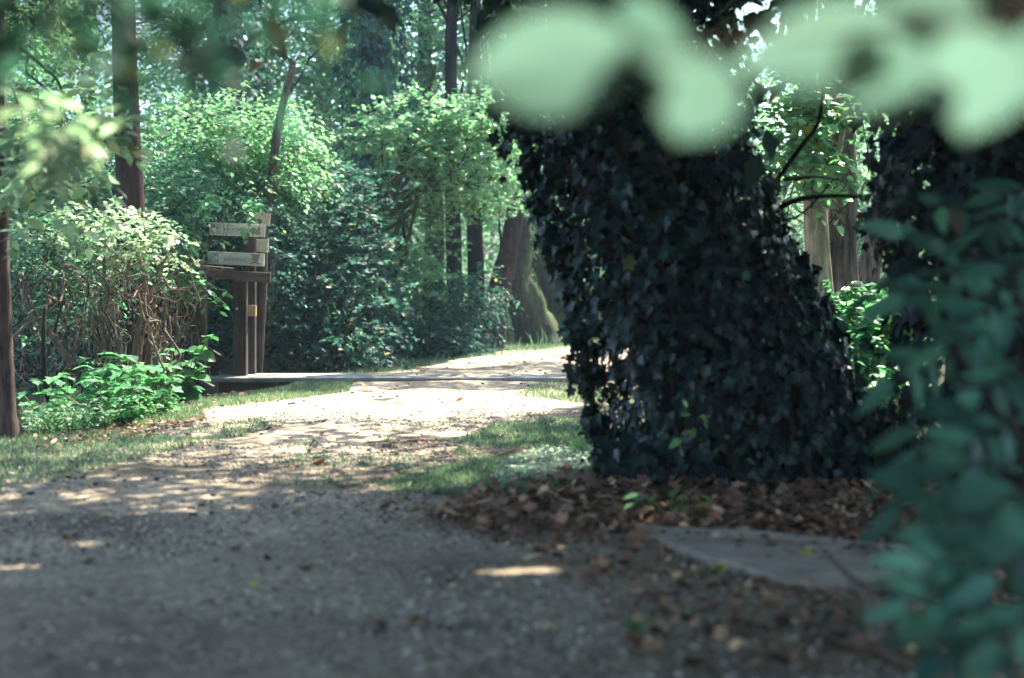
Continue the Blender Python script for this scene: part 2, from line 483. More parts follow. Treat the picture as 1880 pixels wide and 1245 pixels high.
mb.add(np.column_stack([X.ravel(), Y.ravel(), ground_z(X, Y).ravel()]), np.stack([a, a + 1, a + 1 + nx, a + nx], -1).reshape(-1, 4))
tag(mb.build('ground', M['soil']), 'dark forest soil on both sides of the path', 'ground', kind='structure')

def path_z(x, y):
    """slightly cambered gravel surface, resting above the soil sheet"""
    x = np.asarray(x, float); y = np.asarray(y, float)
    return .012 + .05 * np.clip((y - 13.3) / .3, 0, 1) + (fbm2(x, y, 1.1, 20) - .5) * .022 * np.clip((y - 2) / 3, .3, 1) + (noise2(x, y * 1.0, .55, 40) - .5) * .03
ys = np.concatenate([np.arange(-4, 9, .06), np.arange(9, 29, .12)])
nu = 81
u = np.linspace(0, 1, nu)
le = edge_at(LEFT, ys) + (fbm2(ys, ys * 0 + 3, 1.2) - .5) * .5 + (noise2(ys, ys * 0, 6) - .5) * .10
re = edge_at(RIGHT, ys) + (fbm2(ys, ys * 0 + 13, 1.2) - .5) * .45 + (noise2(ys, ys * 0 + 7, 6) - .5) * .10
PX = le[:, None] * (1 - u) + re[:, None] * u; PY = np.repeat(ys[:, None], nu, 1)
PZ = path_z(PX, PY) + ground_z(PX, PY) * .0
ed = np.minimum(u, 1 - u)[None] * (re - le)[:, None]
PZ = np.where(ed < 1e-6, PZ - .03, PZ)
moss = np.clip(1 - (re[:, None] - PX) / 1.3, 0, 1) * np.clip((6.2 - PY) / 1.5, 0, 1) * 1.1 + np.clip(1 - (PX - le[:, None]) / .6, 0, 1) * .5
moss = np.clip(moss * (fbm2(PX, PY, 1.4, 31) * 2 - .35), 0, 1)
rut = np.exp(-((u[None] - .30 - .06 * np.sin(PY * .5)) / .07) ** 2) + np.exp(-((u[None] - .68 - .05 * np.sin(PY * .6 + 1)) / .08) ** 2)
damp_shade = .40 * rut * (.4 + fbm2(PX, PY, .9, 66)) + np.clip((fbm2(PX * .7, PY * 1.2, 1.0, 55) - .56) * 5, 0, 1) * .7 + np.clip(1 - (re[:, None] - PX) / .5, 0, 1) * .7 + np.clip((4.6 - PY) / 1.7, 0, 1) * .45  # damp soil and ruts, plus vignette-like shade painted onto the near end
mb = MB()
i = np.arange(len(ys) - 1)[:, None]; j = np.arange(nu - 1)[None]; a = i * nu + j
mb.add(np.column_stack([PX.ravel(), PY.ravel(), PZ.ravel()]), np.stack([a, a + 1, a + 1 + nu, a + nu], -1).reshape(-1, 4),
       np.column_stack([moss.ravel(), np.clip(damp_shade, 0, 1).ravel(), damp_shade.ravel() * 0]))
tag(mb.build('path', M['path']), 'pale gravel path running under the trees', 'path', kind='structure')
def on_path(x, y, m=.0):
    return (x > edge_at(LEFT, y) + m) & (x < edge_at(RIGHT, y) - m)
def surf(x, y):
    return np.where(on_path(x, y, .02), np.maximum(path_z(x, y), ground_z(x, y)), ground_z(x, y))

# loose gravel
def pebble_template():
    import bmesh
    bm = bmesh.new(); bmesh.ops.create_icosphere(bm, subdivisions=1, radius=1)
    v = np.array([x.co[:] for x in bm.verts]); f = np.array([[q.index for q in p.verts] for p in bm.faces]); bm.free()
    keep = f[(v[f][:, :, 2].min(1) > -.9)]
    return v, keep
T_PEB = pebble_template()
def stones(mb, x, y, s, tint, flat=.6):
    n = len(x)
    th = rnd(n, 0, 2 * PI)
    Xd = np.column_stack([np.cos(th), np.sin(th), rnd(n, -.3, .3)])
    N = np.tile([0, 0, 1.0], (n, 1)) + rng.normal(size=(n, 3)) * .25
    jit = T_PEB[0] * (1 + rng.uniform(-.22, .22, (len(T_PEB[0]), 1)))
    tv = jit * [1, .75, flat]
    scatter(mb, (tv, T_PEB[1]), np.column_stack([x, y, surf(x, y) + s * flat * .45]), Xd, N, s, tint)
mb = MB()
n = 52000
y = 2.6 + (rng.random(n) ** 1.25) * 7.5; x = rnd(n, -2.6, 2.0)
k = on_path(x, y, -.25) & (np.abs(x) < .40 * y + .3) & (fbm2(x * .8, y * 1.3, 1.1, 70) + .25 * (x > -.6 + rng.normal(size=n) * .4) > .46 + .12 * rng.random(n) + np.clip((4.4 - y) / 6, 0, .25))
x, y = x[k], y[k]; n = len(x)
s = .0035 + .0078 * rng.random(n) ** 2.4
for q in range(3):
    kk = (np.arange(n) % 3 == q)
    stones(mb, x[kk], y[kk], s[kk], np.column_stack([rnd(kk.sum()), rnd(kk.sum()), rnd(kk.sum())]))
tag(mb.build('gravel', M['gravel']), 'loose pale gravel stones strewn over the path', 'gravel', kind='stuff')
mb = MB()
n = 900
y = 3.2 + rng.random(n) ** .8 * 13; x = rnd(n, -3, 2)
k = on_path(x, y, -.2) & (fbm2(x, y, .8, 90) > .42); x, y = x[k], y[k]; n = len(x)
s = .005 + .017 * rng.random(n) ** 2.5
for q in range(4):
    kk = (np.arange(n) % 4 == q)
    stones(mb, x[kk], y[kk], s[kk], np.column_stack([rnd(kk.sum()), rnd(kk.sum()), rnd(kk.sum())]), .5)
tag(mb.build('soil_crumbs', M['clod']), 'dark crumbs of earth dotted over the pale gravel', 'soil crumbs', kind='stuff')

# ------------------------------------------------------------------ sun patches wanted on the ground; canopy leaves are cut to let them in
def gpoly(pts): return [tuple(G(px, py)[:2]) for px, py in pts]
LIT = [
    gpoly([(560, 774), (800, 776), (1010, 766), (1110, 740), (1080, 722), (760, 719), (640, 722), (480, 728), (330, 764)]),
    [(-1.6, 9.6), (-1.6, 11.9), (-2.4, 11.6), (-3.0, 10.9), (-4.1, 10.9), (-4.2, 10.2), (-3.9, 8.7), (-3.3, 8.4), (-2.35, 9.3)],
    [(0.7, 9.1), (0.7, 12.8), (2.4, 14), (5, 14), (5, 9.2), (2.4, 8.4)],
    [(-1.4, -.7), (-1.4, 1.15), (0.55, 1.15), (0.55, -.7)],
]
STREAK = [(220, 1011, 150, 5), (20, 1054, 60, 7), (930, 1065, 110, 6), (330, 1046, 50, 4)]
def lit_mask(x, y):
    L = np.zeros(np.shape(x), bool)
    wx = x + (noise2(x, y, 1.7, 2) - .5) * .35; wy = y + (noise2(x, y, 1.7, 8) - .5) * .25
    for p in LIT: L |= in_poly(wx, wy, p)
    L |= (y > 13.2) & (y <= 19) & (fbm2(x, y, .55, 61) > .47)
    L |= (y > 19) & (fbm2(x, y, .40, 161) > .37)
    L |= (y > 30)
    L |= (y > 16.8) & (x > -5.5) & (x < 1.2) & (fbm2(x, y, .7, 181) > .36)
    L |= (x < -2.5) & (y > 10.2) & (fbm2(x, y, 1.1, 71) > .50)
    L |= (x > -2.0) & (x < -.6) & (y > .6) & (y < 1.6) & (fbm2(x, y, 5.0, 17) > .38)
    L |= (x > -2.0) & (x < -1.0) & (y > 1.8) & (y < 2.8)
    L |= (x > -1.4) & (x < -.4) & (y > .0) & (y < 1.2) & (fbm2(x, y, 6.0, 27) > .36)
    for px, py, rx, ry in STREAK:
        c = G(px, py); ex = rx / FPX * c[1]; ey = ry * c[1] ** 2 / (CAMZ * FPX)
        L |= (((x - c[0]) / (ex + .03)) ** 2 + ((y - c[1]) / (ey + (.058 if px < 600 else .055))) ** 2) < 1
    # thin, half-open parts: the grass and gravel between the ivy tree and the path
    return L
def thin_share(x, y):
    """share of leaves removed to let soft sun onto the middle of the path"""
    e = y + (noise2(x, y, .9, 64) - .5) * 1.2
    p = .56 + .25 * np.clip((e - 5.3) / 2.0, 0, 1)
    return np.where((e > 5.2) & (y < 9.6) & (x > -5) & (x < .75 + (noise2(x, y, 1.5, 65) - .5) * .5), p, 0)
def keep_shade(P):
    gxx = P[:, 0] - SUN[0] / SUN[2] * P[:, 2]; gyy = P[:, 1] - SUN[1] / SUN[2] * P[:, 2]
    L = lit_mask(gxx, gyy)
    th = rng.random(len(P)) < thin_share(gxx, gyy)
    return ~(L | th)

# ------------------------------------------------------------------ trees whose crowns shade the place
def limb_path(a, b, n=6, sag=.0, wob=.12):
    a = np.array(a, float); b = np.array(b, float)
    t = np.linspace(0, 1, n)[:, None]
    p = a * (1 - t) + b * t
    L = np.linalg.norm(b - a)
    p[1:-1] += rng.normal(size=(n - 2, 3)) * wob * L / n
    p[:, 2] += (np.sin(t[:, 0] * PI)) * L * .08 - sag * t[:, 0] ** 2 * L
    return p

# ------------------------------------------------------------------ ivy tree
ivy_root = empty('ivy_tree', (1.03, 6.85, 0), 'massive dark tree trunk smothered in ivy beside the path', 'tree')
IV_Z = np.array([-.1, 0, .15, .45, .8, 1.2, 1.7, 2.25, 3.2, 4.5, 6, 7.5])
IV_X = np.array([1.20, 1.19, 1.15, 1.04, .90, .74, .60, .50, .56, .80, .95, 1.05])
IV_R = np.array([.70, .63, .51, .43, .38, .34, .33, .35, .38, .35, .30, .18])
IV_Y = 6.85
def trunk_part(name, root, xs, yy, zs, rs, mat, seg=40, rough=.12, tint=None):
    m = MB()
    zz = np.linspace(zs[0], zs[-1], int((zs[-1] - zs[0]) * 14))
    xx = np.interp(zz, zs, xs); rr = np.interp(zz, zs, rs)
    yv = np.interp(zz, zs, yy) if np.ndim(yy) else np.full(len(zz), yy)
    tube(m, np.column_stack([xx, yv, zz]), rr, seg, rough=rough, tint=tint)
    return m.build(name, mat, root)
trunk_part('trunk', ivy_root, IV_X, IV_Y, IV_Z, IV_R, M['barkdark'])
def ivy_layer(mb, zlim, n, xs, yy, zs, rs, size=(.032, .08), thick=.13, phi=None, stick=.0):
    z = rnd(n, *zlim)
    ph = rnd(n, 0, 2 * PI) if phi is None else rnd(n, *phi)
    x0 = np.interp(z, zs, xs); r0 = np.interp(z, zs, rs)
    lump = fbm2(ph * 1.4 + 3, z * 1.7, 1.0, 15)
    kk = fbm2(ph * 3 + 1, z * 2.6, 1.0, 77) + rng.random(n) * .35 > .42
    z, ph, x0, r0, lump = z[kk], ph[kk], x0[kk], r0[kk], lump[kk]; n = len(z)
    patch = fbm2(ph * 3.2, z * 3.4, 1.0, 33) - .5
    depth = thick * rng.random(n) ** .7
    r = r0 * .94 + lump * .24 + depth - .02
    out = np.column_stack([np.cos(ph), np.sin(ph), np.zeros(n)])
    tang = np.column_stack([-np.sin(ph), np.cos(ph), np.zeros(n)])
    yv = np.interp(z, zs, yy) if np.ndim(yy) else yy
    P = np.column_stack([x0, np.zeros(n) + yv, z]) + out * r[:, None]
    Xd = np.column_stack([np.zeros(n), np.zeros(n), -np.ones(n)]) + tang * rng.normal(size=(n, 1)) * .85 + out * rnd(n, .0, 1.0)[:, None]
    N = out * (1.0 - patch[:, None] * 1.6) + np.array([0, 0, .6]) * (1 + 3.0 * patch[:, None]) + rng.normal(size=(n, 3)) * .55
    S = rnd(n, *size) * rnd(n, .6, 1.25)
    t = tints(n, .012)
    scatter(mb, T_IVY, P, Xd, N, S, t)
mb = MB()
ivy_layer(mb, (.03, 2.7), 9500, IV_X, IV_Y, IV_Z, IV_R, (.026, .075), .16)
ivy_layer(mb, (.03, 2.7), 4500, IV_X, IV_Y, IV_Z, IV_R, (.02, .045), .20)
ivy_layer(mb, (2.7, 6), 5000, IV_X, IV_Y, IV_Z, IV_R, (.07, .10), .2)
# ragged fringe: strands reaching off the silhouettes and skirts at the foot
def strand(mb, p0, p1, n, size, mat=0):
    pts = limb_path(p0, p1, 7, 0, .25)
    t = rng.random(n)
    P = np.column_stack([np.interp(t, np.linspace(0, 1, 7), pts[:, k]) for k in range(3)]) + rng.normal(size=(n, 3)) * .025
    Xd = np.tile([0, 0, -1.0], (n, 1)) + rng.normal(size=(n, 3)) * .6
    N = np.tile([0, -.7, .5], (n, 1)) + rng.normal(size=(n, 3)) * .5
    scatter(mb, T_IVY, P, Xd, N, size * rnd(n, .6, 1.15), tints(n, .015), mat)
    return pts
for (a, b, n) in [((1055, 560), (1062, 720), 34), ((1072, 640), (1085, 790), 40), ((1085, 700), (1108, 850), 40), ((1100, 760), (1125, 880), 36),
                  ((1040, 470), (1050, 610), 30), ((1020, 380), (1040, 520), 34), ((985, 300), (1020, 470), 44), ((955, 230), (985, 400), 40),
                  ((925, 170), (975, 300), 30), ((905, 180), (925, 290), 14), ((1070, 590), (1075, 700), 26), ((1400, 330), (1440, 480), 30), ((1470, 470), (1500, 620), 40),
                  ((1520, 600), (1560, 760), 46), ((1560, 700), (1610, 830), 46), ((1590, 760), (1640, 850), 40)]:
    p = strand(mb, W(*a, 6.75), W(*b, 6.7), n, .062)
    mt = MB(); tube(mt, p, .004, 5); mt.build('ivy_stem', M['twigdark'], ivy_root)
n = 1500                                              # skirt creeping over the roots
px_, py_ = rnd(n, 1100, 1660), rnd(n, 800, 905)
ok = (py_ < 870 + (px_ - 1100) * .05 + rng.normal(size=n) * 10)
px_, py_ = px_[ok], py_[ok]; n = len(px_)
P = np.array([W(a, b, 6.25 + rng.random() * .5) for a, b in zip(px_, py_)]); P[:, 2] = np.maximum(P[:, 2], .02)
scatter(mb, T_IVY, P, np.column_stack([rng.normal(size=n), -.6 + rng.normal(size=n) * .4, -.7 * np.ones(n)]), np.tile([0, -.5, .8], (n, 1)) + rng.normal(size=(n, 3)) * .4, rnd(n, .04, .07), tints(n, .05))
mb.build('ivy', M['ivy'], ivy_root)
mb = MB(); ivy_layer(mb, (.05, 2.2), 620, IV_X, IV_Y, IV_Z, IV_R, (.03, .07), .22); mb.build('young_ivy', M['teal'], ivy_root)
for k in range(9):
    a = rng.uniform(-2.9, -.3); zz = np.linspace(.0, 2.6, 12); aa = a + np.cumsum(rng.normal(size=12) * .09); rr = np.interp(zz, IV_Z, IV_R) * .97 + .10
    mt = MB(); tube(mt, np.column_stack([np.interp(zz, IV_Z, IV_X) + np.cos(aa) * rr, IV_Y + np.sin(aa) * rr, zz]), np.linspace(.012, .005, 12), 6, sub=3, rough=.2); mt.build('ivy_stem', M['twigdark'], ivy_root)
# bare side branches on the right of the trunk
mb = MB()
for pts, r in (([W(1385, 420, 6.9), W(1450, 372, 6.8), W(1520, 360, 6.75), W(1585, 362, 6.7)], (.016, .013, .010, .006)),
               ([W(1420, 340, 7.0), W(1470, 270, 6.9), W(1502, 225, 6.9), W(1512, 150, 6.8)], (.014, .012, .010, .007)),
               ([W(1440, 330, 6.9), W(1500, 325, 6.8), W(1545, 332, 6.8)], (.008, .006, .004)),
               ([W(1385, 390, 6.9), W(1460, 400, 6.8), W(1530, 330, 6.9)], (.007, .006, .004))):
    tube(mb, pts, r, 7, sub=5)
mb.build('branch', M['barkdark'], ivy_root)

# ------------------------------------------------------------------ second dark tree, right edge
dk = empty('dark_tree', (2.15, 6.3, 0), 'ivy clad tree in deep shade at the right edge behind the leafy shrub', 'tree')
DZ = np.array([-.1, .2, .8, 1.6, 2.4, 3.2, 4.0]); DX = np.array([2.3, 2.28, 2.25, 2.22, 2.2, 2.2, 2.25]); DR = np.array([.42, .36, .33, .33, .34, .28, .10])
trunk_part('trunk', dk, DX, 6.3, DZ, DR, M['barkdark'])
mb = MB(); ivy_layer(mb, (.05, 2.8), 7000, DX, 6.3, DZ, DR, (.045, .075), .16); ivy_layer(mb, (1.1, 2.8), 3000, DX, 6.3, DZ, DR * 1.0, (.05, .08), .26)
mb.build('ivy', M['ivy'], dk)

# ------------------------------------------------------------------ left slim tree
sl = empty('slim_tree', (-3.08, 8.6, 0), 'slim smooth trunk at the left edge beside the nettles', 'tree')
SZ = np.array([-.05, .03, .12, .5, 1.0, 1.6, 2.5, 4, 7]); SX = np.array([-3.055, -3.055, -3.06, -3.075, -3.09, -3.10, -3.12, -3.1, -3.0]); SR = np.array([.085, .075, .062, .056, .052, .05, .048, .045, .03])
m = MB(); zz = np.linspace(-.05, 7, 120)
tube(m, np.column_stack([np.interp(zz, SZ, SX), np.full(120, 8.6), zz]), np.interp(zz, SZ, SR), 14, rough=.05)
m.build('trunk', M['barkbrown'], sl)

# ------------------------------------------------------------------ red-barked conifer-like trunk on the left
rt = empty('red_tree', (-3.28, 12.2, -.3), 'reddish brown trunk rising behind the pale tangled bush', 'tree')
m = MB(); tube(m, [(-3.20, 12.2, -.4), (-3.24, 12.2, .8), (-3.29, 12.2, 2.0), (-3.34, 12.2, 3.4), (-3.36, 12.2, 5.2), (-3.3, 12.2, 7.5)], [.15, .125, .112, .10, .085, .05], 16, rough=.1, sub=6)
m.build('trunk', M['barkred'], rt)

# out-of-frame trees, added only to shade the place
bh1 = empty('beech_shade_tree', (-4.6, 1.2, 0), 'added shade tree standing out of frame beside the near path', 'tree')
m = MB(); tube(m, [(-4.6, 1.2, -.1), (-4.55, 1.3, 1.5), (-4.5, 1.3, 4), (-4.3, 1.4, 8)], [.28, .22, .18, .07], 14, rough=.1, sub=5); m.build('trunk', M['barkgrey'], bh1)
bh2 = empty('beech_shade_tree', (5.6, 2.4, 0), 'added shade tree standing out of frame beyond the leafy shrub', 'tree')
m = MB(); tube(m, [(5.6, 2.4, -.1), (5.55, 2.5, 1.5), (5.5, 2.5, 4), (5.3, 2.4, 8)], [.30, .24, .2, .08], 14, rough=.1, sub=5); m.build('trunk', M['barkgrey'], bh2)
bh3 = empty('beech_shade_tree', (6.3, 12.5, 0), 'tall added shade tree out of frame to the right of the bridge', 'tree')
m = MB(); tube(m, [(6.3, 12.5, -.1), (6.2, 12.5, 2), (6.3, 12.4, 5), (6.2, 12.5, 9)], [.30, .24, .2, .08], 14, rough=.1, sub=5); m.build('trunk', M['barkgrey'], bh3)

# canopy: unseen twig sprays added to shade the near scene, filed under the nearest tree
roots = [(ivy_root, (.6, 6.9)), (dk, (2.1, 6.3)), (sl, (-3.1, 8.6)), (rt, (-3.3, 12.2)), (bh1, (-4.4, 1.3)), (bh2, (5.4, 2.4)), (bh3, (6.2, 12.5))]
n = 24000
C = np.column_stack([rnd(n, -10, 15), rnd(n, -6, 27), rnd(n, 4.6, 8.8)])
C = C[~((C[:, 1] > 4.5) & (C[:, 1] < 13) & (C[:, 0] - SUN[0] / SUN[2] * C[:, 2] < -4.4) & (rng.random(len(C)) < .85))]      # open to the sky on the left
# keep it out of the picture (it is the roof above the frame)
topz = CAMZ + HY / FPX * np.maximum(C[:, 1], 0)
C = C[(C[:, 2] > topz + .6)]
n = 5200                                             # sprays added towards the sun to shade the near path
g = np.column_stack([rnd(n, -5, 5.5), rnd(n, .2, 9.8)]); z = rnd(n, 3.4, 8)
C2 = np.column_stack([g[:, 0] + SUN[0] / SUN[2] * z, g[:, 1] + SUN[1] / SUN[2] * z, z])
C2 = C2[C2[:, 2] > CAMZ + HY / FPX * np.maximum(C2[:, 1], 0) + .5]
n = 1300                                             # unseen low boughs added above the frame to darken the ivy tree
C3 = np.column_stack([rnd(n, -1.2, 3.2), rnd(n, 3.0, 7.8), rnd(n, 2.1, 3.8)])
C3 = C3[C3[:, 2] > CAMZ + HY / FPX * C3[:, 1] + .22]
n = 3200  # unseen boughs added to darken the nearest ground
C4 = np.column_stack([rnd(n, -6, 3.0), rnd(n, -5.5, 3.6), rnd(n, 1.7, 4.2)])
C4 = C4[C4[:, 2] > CAMZ + HY / FPX * np.maximum(C4[:, 1], 0) + .35]
n = 2600                                             # more unseen boughs, added to deepen the dark at the bottom left
C5 = np.column_stack([rnd(n, -4.5, .9), rnd(n, -1.5, 3.4), rnd(n, 1.45, 2.9)])
C5 = C5[C5[:, 2] > CAMZ + HY / FPX * np.maximum(C5[:, 1], 0) + .42]
C = np.concatenate([C, C2, C3, C4, C5])
D = np.column_stack([rng.normal(size=len(C)), rng.normal(size=len(C)), rng.normal(size=len(C)) * .25])
P, Xd, N, S = spray_leaves(C, D, .7, 14, np.full(len(C), .15))
ok = keep_shade(P); P, Xd, N, S = P[ok], Xd[ok], N[ok], S[ok]
cent = np.array([r[1] for r in roots])
who = np.argmin(((P[:, None, :2] - cent[None]) ** 2).sum(-1), 1)
for q, (r, c) in enumerate(roots):
    k = who == q
    m = MB(); scatter(m, T_FAR, P[k], Xd[k], N[k], S[k], tints(k.sum(), .02)); m.build('crown', M['canopy'], r)
    pk = P[k]
    for _ in range(10):
        e = pk[rng.integers(len(pk))]; m = MB()
        tube(m, limb_path((c[0], c[1], rng.uniform(3.3, 4)), e, 6), np.linspace(.06, .012, 6), 7)
        m.build('limb', M['barkgrey'] if r.name.startswith('beech') else M['barkdark'], r)


# ------------------------------------------------------------------ footbridge with its timber parapet
fb = empty('footbridge', (-2.7, 13.5, 0), 'dark timber footbridge parapet with a grey sill board across the path', 'footbridge')
m = MB()
for k, (yy, zz, x0, x1) in enumerate([(13.36, .055, -2.86, .85), (13.58, .060, -2.80, .6), (13.80, .058, -2.78, -1.2)]):
    box(m, (x0, yy - .10, zz - .045), (x1, yy + .10, zz), bev=.008)
m.build('deck', M['deck'], fb)
m = MB(); box(m, (-2.75, 13.32, -.30), (-2.35, 13.44, .008)); m.build('dark_gap_block', M['timber'], fb)  # dark block put in for the shaded gap below the deck
def px_post(name, root, px, w, d, z0, z1, mat, dep=.10):
    m = MB(); x = (px - CX) / FPX * d; h = w / FPX * d / 2
    box(m, (x - h, d - dep / 2, z0), (x + h, d + dep / 2, z1), bev=.008); return m.build(name, mat, root)
px_post('post', fb, 368, 22, 13.25, -.35, 1.03, M['timber'])
px_post('post', fb, 442, 24, 13.55, .06, .96, M['timber'])
def px_beam(name, root, a, b, da, db, wpx, t, mat):
    m = MB(); beam(m, W(*a, da), W(*b, db), wpx / FPX * da, t, bev=.006); return m.build(name, mat, root)
px_beam('handrail', fb, (338, 496), (427, 503), 13.14, 13.44, 23, .05, M['timberx'])
px_beam('handrail', fb, (424, 506), (497, 510), 13.44, 13.46, 19, .06, M['timberg'])
px_beam('brace', fb, (432, 532), (296, 596), 13.62, 13.9, 25, .045, M['timberx'])
px_beam('brace', fb, (296, 596), (436, 686), 13.95, 13.62, 25, .045, M['timberx'])
px_beam('brace', fb, (300, 648), (360, 688), 13.35, 13.3, 24, .045, M['timberx'])
px_beam('kick_board', fb, (262, 640), (392, 712), 13.2, 12.95, 7, .05, M['timberg'])
m = MB(); box(m, (-2.535, 13.62, .62), (-2.455, 13.68, .725), bev=.004); m.build('spacer_block', M['block'], fb)
m = MB(); c = W(435, 567, 13.49); tube(m, [c, c + np.array([0, -.012, 0])], .012, 10); m.build('bolt', M['bolt'], fb)

# ------------------------------------------------------------------ signposts
def sign_text(txt, p, size, ang, mat, root):
    cu = bpy.data.curves.new('lettering', 'FONT'); cu.body = txt; cu.size = size; cu.extrude = .0008; cu.align_y = 'CENTER'
    cu.materials.append(mat)
    f = bpy.data.objects.new('font', cu); COL.objects.link(f); dg = bpy.context.evaluated_depsgraph_get(); me = bpy.data.meshes.new_from_object(f.evaluated_get(dg))
    bpy.data.objects.remove(f); me.name = 'lettering'; me.materials.clear(); me.materials.append(mat)
    o = bpy.data.objects.new('lettering', me); COL.objects.link(o); o.parent = root
    q = np.array(p) - np.array(root.matrix_world.translation if root.parent is None else root.location)
    o.location = [float(v) for v in q]; o.rotation_euler = (PI / 2, ang, 0); return o
sp = empty('signpost', (-2.54, 13.8, 0), 'dark signpost with two long pale arrow boards by the footbridge', 'signpost')
px_post('post', sp, 459, 21, 13.8, -.1, 1.55, M['timber'], .09)
def board(root, a, b, d, hpx, mat, t=.03):
    """board whose left/right mid points are pixels a, b"""
    m = MB(); p0, p1 = W(*a, d), W(*b, d)
    beam(m, p0, p1, hpx / FPX * d, t, bev=.004)
    o = m.build('board', mat, root); return o, p0, p1
def on_board(p0, p1, u, v, off):
    X = unit(p1 - p0); Z = np.array([-X[2], 0, X[0]])
    return p0 + X * u + Z * v + np.array([0, -off, 0])
def flat(mb, p0, p1, pts, off):
    """a thin painted shape on a board, pts in board metres (u, v)"""
    P = [on_board(p0, p1, u, v, off) for u, v in pts]; Q = [on_board(p0, p1, u, v, off - .0012) for u, v in pts]
    n = len(P); mb.add(np.array(P + Q), [tuple(range(n))] + [(i, i + n, (i + 1) % n + n, (i + 1) % n) for i in range(n)], smooth=False)
for k, (a, b, txt, u0, sz) in enumerate([((386, 420), (487, 424), 'PALEOMARINE', .135, .047), ((382.5, 473), (485.5, 477.5), 'BALBONACCE', .150, .044)]):
    bo, p0, p1 = board(sp, a, b, 13.70, 23.5, M['board'])
    ang = -math.atan2(p1[2] - p0[2], p1[0] - p0[0])
    def child(mbx, name, mat):
        o = mbx.build(name, mat, sp); o.parent = bo; return o
    m = MB(); flat(m, p0, p1, [(.012, -.048), (.105, -.048), (.105, .048), (.012, .048)], .0166); child(m, 'arrow_plate', M['plate'])
    m = MB(); flat(m, p0, p1, [(.022, 0), (.058, -.036), (.058, -.012), (.098, -.012), (.098, .012), (.058, .012), (.058, .036)], .0180); child(m, 'arrow', M['arrow'])
    t = sign_text(txt, on_board(p0, p1, u0, -.004 if k == 0 else -.010, .0158), sz, ang, M['ink'], sp); t.parent = bo
    if k == 0:
        t = sign_text('Sentiero', on_board(p0, p1, u0, .040, .0158), .026, ang, M['ink'], sp); t.parent = bo
        m = MB(); flat(m, p0, p1, [(.13, -.0335), (.375, -.0335), (.375, -.0305), (.13, -.0305)], .0160); child(m, 'rule', M['ink'])
        m = MB(); flat(m, p0, p1, [(.298, -.052), (.316, -.052), (.316, -.040), (.298, -.040)], .0160); flat(m, p0, p1, [(.33, -.050), (.372, -.050), (.372, -.042), (.33, -.042)], .0160); child(m, 'mark', M['ink'])
        m = MB(); flat(m, p0, p1, [(.43, -.03), (.46, -.045), (.50, -.035), (.48, -.01), (.49, .02), (.47, .045), (.455, .01), (.42, .03), (.445, -.005)], .0160); child(m, 'emblem', M['stain'])
    else:
        m = MB(); flat(m, p0, p1, [(.41, .055), (.505, .055), (.49, .01), (.475, -.022), (.51, -.040), (.49, -.046), (.45, -.036), (.41, -.046), (.39, -.040), (.44, -.024), (.425, .015)], .0160); child(m, 'emblem', M['stain'])
sp2 = empty('signpost', (-2.45, 14.1, 0), 'dark signpost behind carrying two short boards turned edge on', 'signpost')
m = MB(); tube(m, [(-2.52, 14.12, -.1), (-2.50, 14.12, .4), (-2.48, 14.12, .9), (-2.47, 14.12, 1.65)], [.035, .042, .052, .046], 12, rough=.05, sub=4); m.build('post', M['timber'], sp2)
for a, b, h, mt_ in (((464, 450), (493, 452), 24, M['board']), ((467, 401), (496, 404), 24, M['boardtan'])):
    board(sp2, a, b, 13.98, h, mt_)

# ------------------------------------------------------------------ plank half buried in the leaf litter, bottom right
def GZ(px, py, z):
    d = (CAMZ - z) * FPX / (py - HY); return np.array([(px - CX) / FPX * d, d, z])
pl = MB()
top = [GZ(1163, 962, .04), GZ(1400, 974, .04), GZ(1700, 1006, .036), GZ(1720, 1062, .036), GZ(1485, 1074, .036), GZ(1330, 1028, .04), GZ(1185, 985, .04)]
rs_ = []
for a, b in zip(top, top[1:] + top[:1]):
    for t in np.linspace(0, 1, 7)[:-1]: rs_.append(a * (1 - t) + b * t + rng.normal(size=3) * [.005, .005, .0015])
top = rs_; n = len(top); inset = np.mean(top, 0)
V = np.array([p + (inset - p) * .012 for p in top] + [p - [0, 0, .008] for p in top] + [p - [0, 0, .07] for p in top])
F = [tuple(range(n))[::-1]] + [(i, (i + 1) % n, (i + 1) % n + n, i + n) for i in range(n)] + [(i + n, (i + 1) % n + n, (i + 1) % n + 2 * n, i + 2 * n) for i in range(n)]
pl.add(V, F, smooth=False)
tag(pl.build('plank', M['plank']), 'weathered grey plank half buried in leaf litter below the ivy tree', 'plank')
m = MB()
tube(m, [GZ(1520, 1020, .085), GZ(1560, 1060, .085), GZ(1592, 1090, .06), GZ(1605, 1130, .04), GZ(1612, 1175, .03), GZ(1650, 1215, .02), GZ(1740, 1225, .02)], [.006, .012, .020, .022, .020, .014, .008], 9, rough=.1, sub=5)
tag(m.build('fallen_branch', M['twig']), 'curved bare stick hanging over the plank edge onto the litter', 'branch')
for pts, r, lab in (([GZ(1110, 862, .06), GZ(1150, 880, .05), GZ(1185, 893, .05), GZ(1240, 897, .04)], .005, 'thin pale twig lying at the foot of the ivy'),
                    ([GZ(1350, 905, .05), GZ(1400, 925, .04), GZ(1440, 945, .04)], .008, 'short brown stick in the litter above the plank'),
                    ([GZ(985, 968, .02), GZ(1075, 948, .05), GZ(1160, 925, .05)], .004, 'thin dark twig crossing the brown litter left of the plank')):
    m = MB(); tube(m, pts, r, 7, rough=.1, sub=4); tag(m.build('twig', M['twig']), lab, 'twig', 'twigs in the leaf litter')

